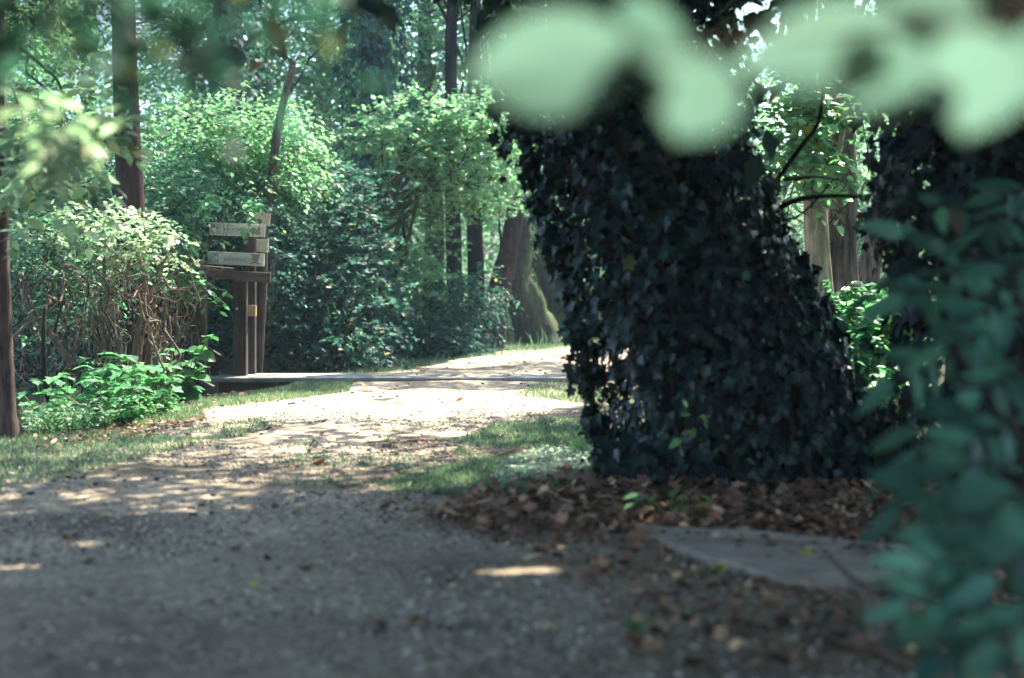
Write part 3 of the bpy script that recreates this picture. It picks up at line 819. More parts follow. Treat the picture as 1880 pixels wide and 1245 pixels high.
# ------------------------------------------------------------------ leaf litter
def litter(mb, poly, n, size, zmax, T=T_MID, flat_=.45):
    q = np.array(poly); px = rnd(n * 3, q[:, 0].min(), q[:, 0].max()); py = rnd(n * 3, q[:, 1].min(), q[:, 1].max())
    # even on the ground rather than in the picture
    w = (FPX * CAMZ / (py - HY)) ** 3; k = in_poly(px, py, poly) & (rng.random(n * 3) < w / w.max())
    px, py = px[k][:n], py[k][:n]
    P = np.array([G(a, b) for a, b in zip(px, py)]); x, y = P[:, 0], P[:, 1]
    P[:, 2] = surf(x, y) + .006 + rng.random(len(P)) * zmax
    th = rnd(len(P), 0, 2 * PI)
    Xd = np.column_stack([np.cos(th), np.sin(th), rng.normal(size=len(P)) * .35])
    N = np.tile([0, 0, 1.0], (len(P), 1)) + rng.normal(size=(len(P), 3)) * flat_
    scatter(mb, T, P, Xd, N, rnd(len(P), *size) * rnd(len(P), .6, 1.1), tints(len(P), .2))
mb = MB()
LP1 = [(790, 950), (860, 915), (1000, 893), (1100, 872), (1300, 865), (1650, 880), (1790, 960), (1780, 1010), (1500, 1000), (1200, 975), (1060, 995), (900, 985), (760, 965)]
litter(mb, LP1, 2600, (.025, .055), .05); litter(mb, LP1, 800, (.05, .085), .06, T_ACER); litter(mb, LP1, 1600, (.012, .03), .03)
LP2 = [(760, 955), (950, 960), (1150, 985), (1300, 1060), (1490, 1090), (1720, 1080), (1880, 1060), (1880, 1245), (1180, 1245), (1080, 1100), (930, 1010)]
litter(mb, LP2, 1300, (.025, .055), .02); litter(mb, LP2, 120, (.05, .08), .025, T_ACER)
litter(mb, LP2, 2600, (.007, .022), .012); litter(mb, [(640, 935), (800, 905), (1000, 960), (1100, 1010), (900, 1010), (700, 970)], 700, (.008, .03), .012)
litter(mb, [(1300, 900), (1880, 900), (1880, 1245), (1650, 1245), (1600, 1060), (1300, 960)], 900, (.03, .06), .05)
LP3 = [(540, 690), (760, 652), (1000, 618), (1060, 612), (1000, 632), (760, 662), (620, 694)]
litter(mb, LP3, 900, (.03, .07), .03)
litter(mb, [(300, 700), (480, 690), (560, 700), (330, 760), (240, 770), (310, 735)], 500, (.03, .06), .03)
litter(mb, [(60, 800), (300, 770), (430, 780), (200, 815), (40, 830)], 350, (.03, .06), .02)
n = 130; px = rnd(n, 1180, 1720); py = 965 + (px - 1180) * .085 + np.abs(rng.normal(size=n)) * 14 * (.5 + (px - 1180) / 500); px, py = px[py < 1060], py[py < 1060]
P = np.array([GZ(a, b, .045) for a, b in zip(px, py)]); th = rnd(len(P), 0, 6.28)
scatter(mb, T_MID, P, np.column_stack([np.cos(th), np.sin(th), rng.normal(size=len(P)) * .2]), np.tile([0, 0, 1.0], (len(P), 1)) + rng.normal(size=(len(P), 3)) * .3, rnd(len(P), .015, .05), tints(len(P), .2))
tag(mb.build('leaf_litter', M['litter']), 'bed of dry brown leaves below the ivy tree', 'leaf litter', kind='stuff')

# ------------------------------------------------------------------ single fallen leaves on the gravel
def curled(T, curl, twist=.0):
    v = T[0].copy(); v[:, 2] += curl * (v[:, 0] - .5) ** 2 + np.abs(v[:, 1]) * curl * .8 + twist * v[:, 1] * v[:, 0]
    return v, T[1]
FSHAPE = [curled(T_BROAD, .7, .5), curled(T_MID, .9, .6), curled(T_ACER, .5, .3)]
def fallen(px, py, size, mat, label, shape=0, group='fallen leaves on the path', roll=None):
    c = G(px, py); z = float(surf(c[0], c[1])); c[2] = z + size * .06
    m = MB(); th = rng.uniform(0, 2 * PI)
    v = FSHAPE[shape][0] - [.5, 0, FSHAPE[shape][0][:, 2].min()]
    m.add(np.column_stack([v[:, 0] * math.cos(th) - v[:, 1] * math.sin(th), v[:, 0] * math.sin(th) + v[:, 1] * math.cos(th), v[:, 2]]) * size, FSHAPE[shape][1], [rng.random(), rng.random(), 0])
    o = m.build('fallen_leaf', M[mat]); o.location = [float(a) for a in c]
    if roll: o.rotation_euler = (roll, 0, 0)
    return tag(o, label, 'leaf', group)
L_ = fallen
L_(582, 858, .075, 'rust', 'curled rust brown leaf in the middle of the sunlit gravel', 0)
L_(535, 866, .06, 'tan', 'tan leaf lying flat beside the curled rust brown leaf', 1)
L_(715, 806, .075, 'fgreen', 'dark green leaf on the shaded gravel', 1)
L_(592, 800, .05, 'rust', 'small rust leaf left of the dark green leaf', 0)
L_(706, 943, .075, 'brown', 'dark brown pointed leaf left of the litter bed', 1)
L_(122, 1002, .06, 'rust', 'dark red leaf near the lit streak on the left gravel', 0)
L_(692, 1160, .062, 'tan', 'pale tan leaf closest to the viewer on dark gravel', 0)
L_(465, 1092, .032, 'drygold', 'small yellow green leaf on the dark near gravel', 0)
L_(526, 1088, .035, 'tan', 'small orange leaf beside the yellow green one', 1)
L_(825, 1082, .04, 'rust', 'rust leaf just below the sunlit streak', 1)
L_(163, 1048, .04, 'fgreen', 'small green leaf on shaded gravel at left', 0)
L_(1320, 1060, .055, 'drygold', 'bright yellow leaf on the ground beside the plank', 0)
L_(1170, 1170, .065, 'fgreen', 'pale green leaf on near ground right of the tan leaf', 0)
L_(1034, 669, .09, 'rust', 'orange red leaf on the far path beyond the sill board', 0)
L_(962, 676, .09, 'tan', 'light orange leaf on the far path', 1)
L_(672, 714, .10, 'brown', 'dark red brown leaf just before the sill board', 2)
L_(778, 697, .10, 'tan', 'yellow brown leaf against the sill board', 1)
L_(842, 740, .07, 'rust', 'orange brown leaf standing in the bright sun patch', 0)
L_(820, 730, .05, 'fgreen', 'small green leaf in the bright sun patch', 0)
L_(730, 746, .07, 'lime', 'pale green leaf at the edge of the bright sun patch', 0)
L_(882, 770, .05, 'brown', 'brown leaf at the shaded edge of the sun patch', 1)
L_(628, 903, .05, 'brown', 'dark curled scrap on gravel below the rust leaf', 2)
L_(345, 806, .05, 'brown', 'brown leaf at the edge of the left grass verge', 1)
L_(430, 1022, .04, 'brown', 'dark curled leaf on the left near gravel', 2)
L_(1338, 918, .085, 'tan', 'large tan leaf standing up in the litter', 0, roll=.9)
L_(1110, 1010, .05, 'rust', 'rust leaf at the tip of the plank', 2)
z = L_(1480, 1018, .045, 'drygold', 'yellow green leaf lying on the plank', 0); c = GZ(1480, 1018, .043); z.location = [float(a) for a in c]
proto = [z2 for z2 in COL.objects if z2.name.startswith('fallen_leaf')]
small = [fallen(700, 830, .035, 'brown', 'small dark leaf scrap scattered over the gravel path', 1, 'leaf scraps over the gravel'),
         fallen(640, 880, .03, 'tan', 'small tan leaf scrap scattered over the gravel path', 1, 'leaf scraps over the gravel'),
         fallen(500, 830, .035, 'rust', 'small rusty leaf scrap scattered over the gravel path', 2, 'leaf scraps over the gravel')]
k = 0
while k < 150:
    y = 3.6 + rng.random() * 15; x = rng.uniform(-2.6, 3)
    if not on_path(np.array([x]), np.array([y]), .1)[0] or abs(x) > .36 * y: continue
    s = small[rng.integers(3)]; c = s.copy(); COL.objects.link(c)
    c.location = (x, y, float(surf(x, y)) + .004); c.rotation_euler = (rng.uniform(-.2, .2), rng.uniform(-.2, .2), rng.uniform(0, 6)); f = rng.uniform(.6, 1.5); c.scale = (f, f, f)
    k += 1

# ------------------------------------------------------------------ grass
def blades(mb, P, h, w, lean=.45, warm=.08):
    n = len(P)
    Xd = np.column_stack([rng.normal(size=n) * lean, rng.normal(size=n) * lean, np.ones(n)])
    N = np.column_stack([rng.normal(size=n), rng.normal(size=n), np.zeros(n)])
    scatter(mb, T_BLADE, P, Xd, N, h, tints(n, warm), wid=w / h)
def grass_px(mb, poly, n, h, w, thr=.42, lean=.45, warm=.08, ns=1.8):
    q = np.array(poly); d0, d1 = G(0, q[:, 1].max())[1], G(0, q[:, 1].min())[1]
    y = rnd(n * 3, d0, d1); py = HY + CAMZ * FPX / y
    px = rnd(n * 3, q[:, 0].min(), q[:, 0].max()); x = (px - CX) / FPX * y
    k = in_poly(px, py, poly) & (fbm2(x, y, ns, 120) + rng.random(n * 3) * .18 > thr) & (rng.random(n * 3) < y / d1)
    x, y = x[k][:n], y[k][:n]; m_ = len(x)
    blades(mb, np.column_stack([x, y, surf(x, y)]), rnd(m_, *h), rnd(m_, w * .6, w * 1.2), lean, warm)
mb = MB()
grass_px(mb, [(-60, 800), (150, 795), (320, 800), (480, 770), (500, 790), (310, 835), (150, 880), (-60, 925)], 9000, (.015, .045), .005, .44, warm=.22)
grass_px(mb, [(820, 815), (900, 785), (1100, 765), (1130, 890), (960, 905), (730, 912), (700, 895), (850, 850)], 15000, (.015, .038), .005, .38, warm=.16)
grass_px(mb, [(560, 705), (640, 685), (780, 655), (900, 642), (1060, 615), (1100, 640), (900, 664), (760, 682), (660, 698)], 14000, (.03, .07), .008, .30)
grass_px(mb, [(470, 707), (650, 703), (640, 722), (560, 732), (400, 750), (330, 770), (220, 775), (330, 740)], 15000, (.02, .05), .006, .26, warm=.3)
grass_px(mb, [(1000, 705), (1110, 705), (1110, 750), (1000, 735), (940, 728)], 2500, (.02, .05), .006, .42, warm=.25)
grass_px(mb, [(500, 840), (700, 825), (900, 860), (760, 900), (500, 900)], 1500, (.012, .03), .005, .50)
n = 9000; y = rnd(n, 14.5, 40); x = rnd(n, -14, 14); k = ~on_path(x, y, -.1); x, y = x[k], y[k]
blades(mb, np.column_stack([x, y, surf(x, y)]), rnd(len(x), .06, .22), np.full(len(x), .012))
tag(mb.build('grass', M['grass']), 'short grass growing in patches along the path edges', 'grass', kind='stuff')
mb = MB()                                     # low silvery clover-like cover right of the path
n = 3600; px = rnd(n, 900, 1115); py = rnd(n, 822, 900)
k = in_poly(px, py, [(930, 850), (1000, 825), (1110, 830), (1115, 885), (1000, 885), (900, 895), (890, 880)]); px, py = px[k], py[k]
P = np.array([G(a, b) for a, b in zip(px, py)]); P[:, 2] = surf(P[:, 0], P[:, 1]) + rnd(len(P), .005, .03)
scatter(mb, T_MID, P, np.column_stack([rng.normal(size=len(P)), rng.normal(size=len(P)), np.full(len(P), .2)]), np.tile([0, -.2, 1.0], (len(P), 1)) + rng.normal(size=(len(P), 3)) * .3, rnd(len(P), .012, .028), tints(len(P), .05))
tag(mb.build('ground_cover', M['grass2']), 'pale low ground cover leaves between path and ivy tree', 'ground cover', kind='stuff')

# ------------------------------------------------------------------ small single plants
def sprig(name, label, cat, stem_pts, leaves, mat, T=T_MID, root_mat='twigdark', group=None, r=.003):
    base = stem_pts[0]; o = empty(name, base, label, cat, group)
    m = MB(); tube(m, stem_pts, r, 6, sub=3); m.build('stem', M[root_mat], o)
    m = MB()
    for (px, py, d, dx, dz, s) in leaves:
        p = W(px, py, d); X_ = np.array([[dx, rng.normal() * .3, -dz]]); N_ = np.array([[rng.normal() * .25, -.75, .8]])
        scatter(m, T, p[None], X_, N_, [s], tints(1, 0))
    m.build('foliage', M[mat], o); return o
d = 7.75
sprig('seedling', 'light green seedling on the grass left of the ivy', 'seedling', [W(1063, 862, d), W(1062, 840, d), W(1061, 822, d)],
      [(1061, 824, d, -1, .15, .085), (1062, 824, d, 1, .05, .085), (1061, 822, d, .7, -.7, .07), (1060, 822, d, -.6, -.6, .06), (1062, 836, d, -.8, .6, .06), (1062, 840, d, .8, .7, .06), (1062, 845, d, .1, 1, .05)], 'lime')
d = 6.22
sprig('climbing_sprig', 'lime green sprig climbing the foot of the ivy trunk', 'sprig', [W(1255, 850, d), W(1245, 812, d), W(1262, 790, d), W(1280, 768, d), W(1262, 745, d)],
      [(1262, 748, d, -.5, -.9, .045), (1268, 762, d, -1, 0, .045), (1280, 770, d, 1, -.4, .06), (1285, 768, d, .9, .3, .05), (1275, 785, d, -.3, 1, .055), (1268, 790, d, -1, .5, .05), (1252, 805, d, -.9, .6, .075), (1248, 828, d, .3, .4, .045), (1330, 800, d, .9, .6, .055), (1292, 775, d, .6, .9, .04), (1370, 842, d, .9, .5, .05)], 'lime')
def ground_plant(name, label, cat, px, py, n, size, hgt, mat, T, spread, group=None, base=None):
    c = G(px, py) if base is None else np.array(base, float); c[2] = float(surf(c[0], c[1]))
    o = empty(name, c, label, cat, group); m = MB(); ms = MB()
    for k in range(n):
        a = rng.uniform(0, 2 * PI); r_ = spread * rng.random() ** .6; h = hgt * rng.uniform(.45, 1.1)
        tip = c + np.array([math.cos(a) * r_, math.sin(a) * r_, h])
        tube(ms, [c + np.array([0, 0, -.01]), (c + tip) / 2 + [0, 0, h * .15], tip], .0025, 5, sub=2)
        dr = np.array([[math.cos(a + rng.normal() * .6), math.sin(a + rng.normal() * .6), -.15]])
        scatter(m, T, tip[None], dr, np.array([[rng.normal() * .3, -.25 + rng.normal() * .3, 1]]), [size * rng.uniform(.7, 1.2)], tints(1, 0))
    ms.build('stem', M['herb'], o); m.build('foliage', M[mat], o); return o
ground_plant('sprout', 'dark green sprout in the litter above the plank', 'sprout', 1225, 955, 14, .075, .12, 'fgreen', T_MID, .13)
ground_plant('sprout', 'small sprout alone on the shaded gravel', 'sprout', 566, 832, 8, .035, .07, 'fgreen', T_MID, .05)
ground_plant('weed', 'bright weed at the ivy edge by the sun patch', 'weed', 1085, 750, 9, .055, .12, 'herb', T_MID, .12)
# grass tuft under the mossy trunk
m = MB(); n = 45; px = rnd(n, 965, 1065); y = rnd(n, 21.4, 22.6); x = (px - CX) / FPX * y
blades(m, np.column_stack([x, y, surf(x, y)]), rnd(n, .15, .38), np.full(n, .014), .3)
tag(m.build('grass_tuft', M['grass']), 'long bladed grass tuft at the foot of the mossy trunk', 'grass tuft')

# ------------------------------------------------------------------ herbs at the left verge
def herb(n_stem, hgt, size, T, mat, nper):
    o = empty('herb', (0, 0, 0), 'leafy green herb in the clump left of the footbridge', 'herb', 'herbs at the left verge'); m = MB(); ms = MB()
    for k in range(n_stem):
        a = rng.uniform(0, 2 * PI); h = hgt * rng.uniform(.6, 1.1); l = rng.uniform(.05, .22)
        top = np.array([math.cos(a) * l, math.sin(a) * l, h])
        tube(ms, [(0, 0, -.03), top * .5 + [0, 0, .02], top], .003, 5, sub=2)
        t = np.linspace(.25, 1, nper)
        for q, tt in enumerate(t):
            for sg in (0, PI):
                b = q * PI / 2 + sg + rng.normal() * .3
                scatter(m, T, (top * tt)[None], np.array([[math.cos(b), math.sin(b), -.1 + rng.normal() * .2]]), np.array([[rng.normal() * .25, -.3 + rng.normal() * .25, 1]]), [size * rng.uniform(.65, 1.15) * (1.15 - .35 * tt)], tints(1, 0))
    ms.build('stem', M['herb'], o); m.build('foliage', M[mat], o); return o
H1 = [herb(7, .42, .11, T_BROAD, 'herb', 4), herb(6, .36, .10, T_ACER, 'herb', 4)]
H2 = [herb(9, .22, .05, T_MID, 'bright', 5), herb(9, .17, .045, T_MID, 'herb', 4)]
for hs, lab in ((H1, 'broad leaved green herb in the clump left of the footbridge'), (H2, 'low small leaved herb along the front of the left clump')):
    for h in hs: h['label'] = lab
spots1 = [(205, 705, 10.2), (240, 700, 10.4), (280, 700, 10.6), (300, 715, 10.4), (260, 735, 9.9), (215, 735, 9.8), (170, 730, 9.9), (130, 745, 9.6), (310, 735, 10.6), (90, 760, 9.5), (330, 722, 11.2), (235, 755, 9.5), (180, 712, 10.6)]
spots2 = [(60, 800, 8.75), (95, 797, 8.8), (130, 790, 8.9), (160, 780, 9.1), (195, 772, 9.3), (225, 765, 9.5), (110, 780, 9.1), (145, 770, 9.3), (180, 765, 9.5), (75, 790, 9.0), (260, 757, 9.8), (290, 748, 10.1)]
def place(protos, spots):
    for k, (px, py, d) in enumerate(spots):
        o = protos[k] if k < len(protos) else copy_tree(protos[k % len(protos)])
        x = (px - CX) / FPX * d
        o.location = (x, d, float(ground_z(x, d))); o.rotation_euler = (0, 0, rng.uniform(0, 6)); f = rng.uniform(.85, 1.2); o.scale = (f, f, f)
place(H1, spots1); place(H2, spots2)

# ------------------------------------------------------------------ foliage volumes
def blob_sprays(blobs, n, hollow=.45):
    """blobs: (px, py, d, rx_px, ry_px[, depth]) ; returns centres and outward directions"""
    vol = np.array([b[3] * b[4] for b in blobs], float); cnt = (vol / vol.sum() * n).astype(int)
    C, D = [], []
    for b, c in zip(blobs, cnt):
        px, py, d, rx, ry = b[:5]; k = d / FPX; dep = b[5] if len(b) > 5 else (rx + ry) / 2 * k
        u = randdir(c); r = (hollow + (1 - hollow) * rng.random(c)) * (.8 + .4 * noise2(u[:, 0] * 2 + px, u[:, 2] * 2 + py, 1.3))
        E = u * r[:, None] * [rx * k, dep, ry * k]
        C.append(W(px, py, d) + E); D.append(unit(E + [0, 0, .0]) + randdir(c) * .7)
    return np.concatenate(C), np.concatenate(D)
def foliage(mb, blobs, n, nper=9, size=.05, length=.3, T=T_FAR, droop=.3, hollow=.45, warm=.03, cull=False, minz=.03, flat=.35):
    C, D = blob_sprays(blobs, n, hollow)
    D[:, 2] *= .6
    P, X_, N, S = spray_leaves(C, D, length, nper, np.full(len(C), size), droop, flat)
    k = P[:, 2] > minz
    if cull: k &= keep_shade(P) | (P[:, 2] < 1.9)
    scatter(mb, T, P[k], X_[k], N[k], S[k], tints(k.sum(), warm)); return C
def plant(name, label, cat, base, blobs, n, mat, stems=10, smat='twigdark', sr=.012, part='foliage', spart='branch', group=None, **kw):
    o = empty(name, base, label, cat, group)
    m = MB(); C = foliage(m, blobs, n, **kw); m.build(part, M[mat], o)
    m = MB()
    for k in range(stems):
        e = C[rng.integers(len(C))]; b = np.array(base) + np.array([rng.normal() * .12, rng.normal() * .12, -.05])
        tube(m, limb_path(b, e, 7, 0, .5), np.linspace(sr, sr * .3, 7), 6, sub=2)
    m.build(spart, M[smat], o); return o

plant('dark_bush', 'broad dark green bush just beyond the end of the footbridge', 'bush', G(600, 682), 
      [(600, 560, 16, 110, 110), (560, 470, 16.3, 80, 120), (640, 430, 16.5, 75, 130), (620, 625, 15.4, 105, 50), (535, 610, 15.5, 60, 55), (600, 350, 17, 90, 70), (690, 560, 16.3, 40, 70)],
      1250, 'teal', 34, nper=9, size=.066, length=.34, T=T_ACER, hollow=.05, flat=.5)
# hazel-like tree over the far verge
def tree(name, label, pts, rad, blobs, n, mat, bark='bark', group=None, limbs=8, tint=None, seg=14, limb_r=.03, **kw):
    o = empty(name, pts[0], label, 'tree', group)
    m = MB(); tube(m, pts, rad, max(seg, 26) if rad[0] > .2 else seg, rough=.22 if rad[0] > .2 else .12, sub=6, tint=tint); m.build('trunk', M[bark], o)
    if n:
        m = MB(); C = foliage(m, blobs, n, **kw); m.build('crown', M[mat], o)
        P_ = np.array(pts)
        for k in range(limbs):
            m = MB()
            e = C[rng.integers(len(C))]; t = rng.uniform(.35, .95) * (len(P_) - 1); i0 = int(t); b = P_[i0] * (1 - t + i0) + P_[min(i0 + 1, len(P_) - 1)] * (t - i0)
            tube(m, limb_path(b, e, 6, 0, .3), np.linspace(limb_r, limb_r * .25, 6), 6, sub=2)
            m.build('limb', M[bark], o)
    return o
def gp(px, py): return G(px, py) + np.array([0, 0, -.06])
tree('field_maple', 'leaning multi leaved maple with bright foliage over the far verge', [gp(752, 652), W(735, 600, 18.5), W(700, 545, 18.4), W(690, 430, 18.3), W(740, 300, 18.2), W(800, 120, 18)], [.14, .12, .10, .08, .06, .03],
     [(740, 250, 18, 110, 80), (850, 290, 18.5, 110, 100), (760, 430, 18.8, 60, 70), (890, 215, 18, 90, 55), (785, 520, 18.4, 40, 50), (900, 340, 19.5, 70, 50), (735, 540, 18.6, 40, 55)], 1050, 'bright', 'bark', limbs=16, nper=8, size=.075, length=.32, hollow=.25, T=T_ACER, droop=.1, flat=.5)
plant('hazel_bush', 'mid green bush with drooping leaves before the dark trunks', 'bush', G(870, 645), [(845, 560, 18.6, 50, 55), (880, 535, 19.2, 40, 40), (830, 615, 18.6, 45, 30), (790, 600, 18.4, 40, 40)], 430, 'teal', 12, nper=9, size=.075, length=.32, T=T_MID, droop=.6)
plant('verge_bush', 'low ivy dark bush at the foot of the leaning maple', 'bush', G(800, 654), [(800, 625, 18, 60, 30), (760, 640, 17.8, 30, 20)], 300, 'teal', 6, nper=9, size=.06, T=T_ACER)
# dark trunks in the middle distance
tree('dark_trunk_tree', 'straight dark trunk behind the maple foliage', [gp(838, 640), W(836, 560, 20.8), W(832, 420, 20.8), W(830, 250, 20.8), W(828, 60, 20.8), W(840, -250, 20.8)], [.15, .12, .115, .10, .09, .04], [(830, -120, 21, 200, 110)], 500, 'canopy', 'barkdark', size=.11, length=.5, hollow=.2)
tree('dark_trunk_tree', 'second straight dark trunk right of the maple', [gp(880, 636), W(876, 560, 21), W(872, 430, 21), W(868, 260, 21), W(872, 60, 21), W(880, -250, 21)], [.16, .13, .12, .11, .09, .04], [(960, -100, 21.5, 160, 100)], 400, 'canopy', 'barkdark', size=.11, length=.5, hollow=.2)
tree('red_stem_tree', 'reddish stem leaning right beside the mossy trunk', [W(893, 650, 20.8), W(896, 632, 20.8), W(905, 580, 20.8), W(925, 500, 20.8), W(938, 440, 20.9), W(955, 330, 21), W(975, 150, 21)], [.30, .24, .19, .16, .14, .12, .06], [(985, 330, 21, 60, 50), (1000, 230, 21.3, 80, 60)], 260, 'green', 'barkred', size=.07, length=.35)
o = tree('mossy_tree', 'thick mossy trunk leaning left with a broken top', [W(996, 641, 22.3), W(992, 632, 22.3), W(984, 608, 22.3), W(972, 580, 22.3), W(960, 545, 22.3), W(950, 515, 22.3), W(958, 470, 22.4), W(966, 440, 22.5), W(962, 395, 22.6)], [.50, .43, .35, .30, .27, .23, .16, .12, .05], [(960, 430, 22.8, 45, 45)], 90, 'green', 'bark', size=.06, tint=[.5, .5, .95], seg=22)
me_ = [c_ for c_ in o.children if c_.name.startswith('trunk')][0].data; nn = np.zeros(len(me_.vertices) * 3); me_.vertices.foreach_get('normal', nn); nn = nn.reshape(-1, 3)
b_ = np.clip((nn[:, 0] * 1.0 - .25) * 1.8, .10, 1); me_.attributes['tint'].data.foreach_set('color', np.column_stack([b_ * 0 + .5, b_ * 0 + .5, b_, b_ * 0 + 1]).ravel())
o = tree('forked_tree', 'dark forked trunk between the mossy trunk and the ivy', [W(1036, 632, 23.5), W(1034, 580, 23.5), W(1022, 545, 23.5), W(1000, 500, 23.6), W(985, 455, 23.6), W(990, 380, 23.7)], [.34, .28, .20, .15, .12, .07], [(1010, 400, 24, 60, 60)], 150, 'green', 'bark', size=.07, tint=[.5, .5, .25])
m = MB(); tube(m, [W(1032, 575, 23.5), W(1048, 520, 23.5), W(1052, 470, 23.6), W(1060, 380, 23.7)], [.24, .18, .15, .10], 12, rough=.12, sub=5); m.build('fork', M['bark'], o)
tree('ash_tree', 'tall bright crowned tree filling the wood behind the maple', [gp(640, 616), W(640, 450, 26.5), W(650, 250, 26.5), W(655, 50, 26.5), W(660, -200, 26.5)], [.2, .16, .14, .12, .06],
     [(560, 100, 26, 140, 130), (700, 60, 26, 120, 120), (800, 140, 26.5, 110, 100), (640, 230, 25.5, 120, 80), (480, 200, 26.5, 90, 120), (850, 20, 27, 110, 90)], 1500, 'bright', 'bark', limbs=14, nper=9, size=.12, length=.55, hollow=.15)
# dead pole and pale trunk, ivy-clad trunks behind
tree('dead_pole_tree', 'dead bare pole leaning right above the signposts', [gp(488, 680), W(496, 480, 15), W(500, 330, 15), W(508, 250, 15), W(522, 180, 15), W(540, 112, 15)], [.06, .055, .05, .045, .04, .03], [], 0, 'green', 'barkgrey')
tree('pale_trunk_tree', 'pale smooth trunk high in the blurred wood', [gp(600, 608), W(598, 400, 29), W(594, 150, 29), W(592, 0, 29), W(590, -250, 29)], [.18, .17, .16, .15, .1], [(600, -150, 29, 200, 100)], 300, 'bright', 'barkpale', size=.16, length=.6)
def ivy_trunk(label, pts, rad, n, size):
    o = empty('ivy_clad_tree', pts[0], label, 'tree'); m = MB(); tube(m, pts, rad, 14, rough=.15, sub=5); m.build('trunk', M['barkdark'], o)
    P_ = np.array(pts); zs = P_[:, 2]; m = MB(); ivy_layer(m, (.2, zs[-1]), n, P_[:, 0], P_[:, 1], zs, np.array(rad), size, .28); m.build('ivy', M['teal'], o); return o
ivy_trunk('ivy clad trunk rising behind the broad dark bush', [gp(700, 640), W(695, 500, 20), W(690, 300, 20), W(685, 100, 20), W(680, -150, 20)], [.22, .20, .19, .18, .12], 2600, (.08, .12))
ivy_trunk('ivy clad trunk in the blurred wood above the sign boards', [gp(425, 660), W(425, 480, 18.5), W(420, 250, 18.5), W(418, 60, 18.5), W(415, -150, 18.5)], [.24, .22, .22, .2, .14], 2800, (.08, .12))
# understorey on the left
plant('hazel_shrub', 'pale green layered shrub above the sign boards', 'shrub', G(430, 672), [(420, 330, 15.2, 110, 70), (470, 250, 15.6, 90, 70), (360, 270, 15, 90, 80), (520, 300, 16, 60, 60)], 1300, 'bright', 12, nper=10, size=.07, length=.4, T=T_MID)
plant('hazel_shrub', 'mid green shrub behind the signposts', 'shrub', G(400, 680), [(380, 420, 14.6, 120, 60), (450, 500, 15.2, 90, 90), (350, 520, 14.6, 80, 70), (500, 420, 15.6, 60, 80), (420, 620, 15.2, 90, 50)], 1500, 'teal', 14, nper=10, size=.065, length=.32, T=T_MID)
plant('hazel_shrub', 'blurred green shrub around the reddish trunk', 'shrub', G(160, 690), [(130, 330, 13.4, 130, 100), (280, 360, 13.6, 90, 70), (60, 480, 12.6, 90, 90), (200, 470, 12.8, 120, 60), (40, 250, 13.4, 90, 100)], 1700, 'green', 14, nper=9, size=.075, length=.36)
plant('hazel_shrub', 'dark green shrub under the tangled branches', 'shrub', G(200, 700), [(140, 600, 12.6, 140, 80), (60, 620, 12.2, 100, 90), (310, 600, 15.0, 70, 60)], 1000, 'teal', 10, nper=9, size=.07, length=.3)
sap = plant('sapling', 'bright green sapling leaning over the handrail and signs', 'sapling', np.array([-3.05, 12.75, 0]), [(425, 370, 12.9, 62, 13), (474, 385, 12.95, 14, 12), (372, 452, 12.9, 26, 10), (340, 520, 12.7, 46, 20), (388, 540, 12.9, 26, 14), (310, 440, 12.7, 40, 26)], 92, 'herb', 12, 'twig', .006, nper=6, size=.085, length=.16, T=T_MID, droop=.5)
# tangled bush of bare tan branches ; its sunlit top is put into a paler leaf colour
tb = empty('tangled_bush', (-2.75, 10.9, 0), 'tangled bush of bare tan branches topped with leaves coloured pale as if sunlit', 'bush')
m = MB(); C = foliage(m, [(250, 430, 11, 60, 34), (180, 410, 11.2, 70, 34), (110, 430, 11, 70, 30), (285, 465, 11, 40, 26)], 175, nper=8, size=.062, length=.22, T=T_MID, warm=.08)
m.build('foliage', M['pale'], tb)
m = MB(); C = foliage(m, [(80, 480, 10.8, 80, 60), (180, 490, 11, 110, 36), (40, 420, 10.8, 60, 60), (130, 560, 11.2, 110, 40), (120, 620, 11.4, 90, 40)], 270, nper=8, size=.06, length=.22, T=T_MID)
m.build('foliage', M['green'], tb)
m = MB(); md = MB()
for pts, r in (([(225, 680, 10.8), (215, 600, 10.8), (196, 530, 10.7), (190, 470, 10.7)], (.024, .020, .016, .010)),
               ([(248, 690, 11), (255, 620, 11), (268, 560, 10.9), (262, 500, 10.9), (250, 460, 10.9)], (.045, .042, .034, .016, .008)),
               ([(272, 690, 11.1), (275, 610, 11.1), (285, 560, 11.1)], (.032, .028, .02)),
               ([(268, 560, 10.8), (245, 520, 10.7), (235, 495, 10.7), (260, 480, 10.7)], (.014, .012, .009, .006)),
               ([(270, 565, 10.7), (282, 525, 10.6), (300, 512, 10.6), (312, 530, 10.6), (340, 530, 10.6), (360, 524, 10.6)], (.012, .012, .011, .010, .008, .005)),
               ([(262, 540, 10.7), (300, 548, 10.6), (325, 555, 10.6)], (.008, .007, .004)),
               ([(140, 680, 10.6), (90, 610, 10.5), (55, 560, 10.4), (40, 500, 10.4)], (.028, .024, .02, .012)),
               ([(20, 625, 10.2), (50, 595, 10.3), (85, 580, 10.4)], (.014, .012, .008)),
               ([(320, 450, 11), (290, 500, 11), (272, 545, 11)], (.010, .012, .014)),
               ([(180, 650, 10.9), (190, 600, 10.8), (195, 520, 10.8)], (.010, .009, .006))):
    tube(m, [W(*p) for p in pts], r, 8, rough=.15, sub=5)
for k in range(170):
    d = rng.uniform(10.2, 11.6); a = np.array([rng.uniform(25, 320), rng.uniform(540, 730)]); b = a + np.array([rng.normal() * 45, -rng.uniform(70, 230)])
    b[1] = max(b[1], 430); p = limb_path(W(*a, d), W(*b, d + rng.normal() * .3), 8, 0, .6)
    r = .0025 + .010 * rng.random() ** 3; tube(md if k % 5 > 3 else m, p, np.linspace(r, r * .4, 8), 6, sub=3)
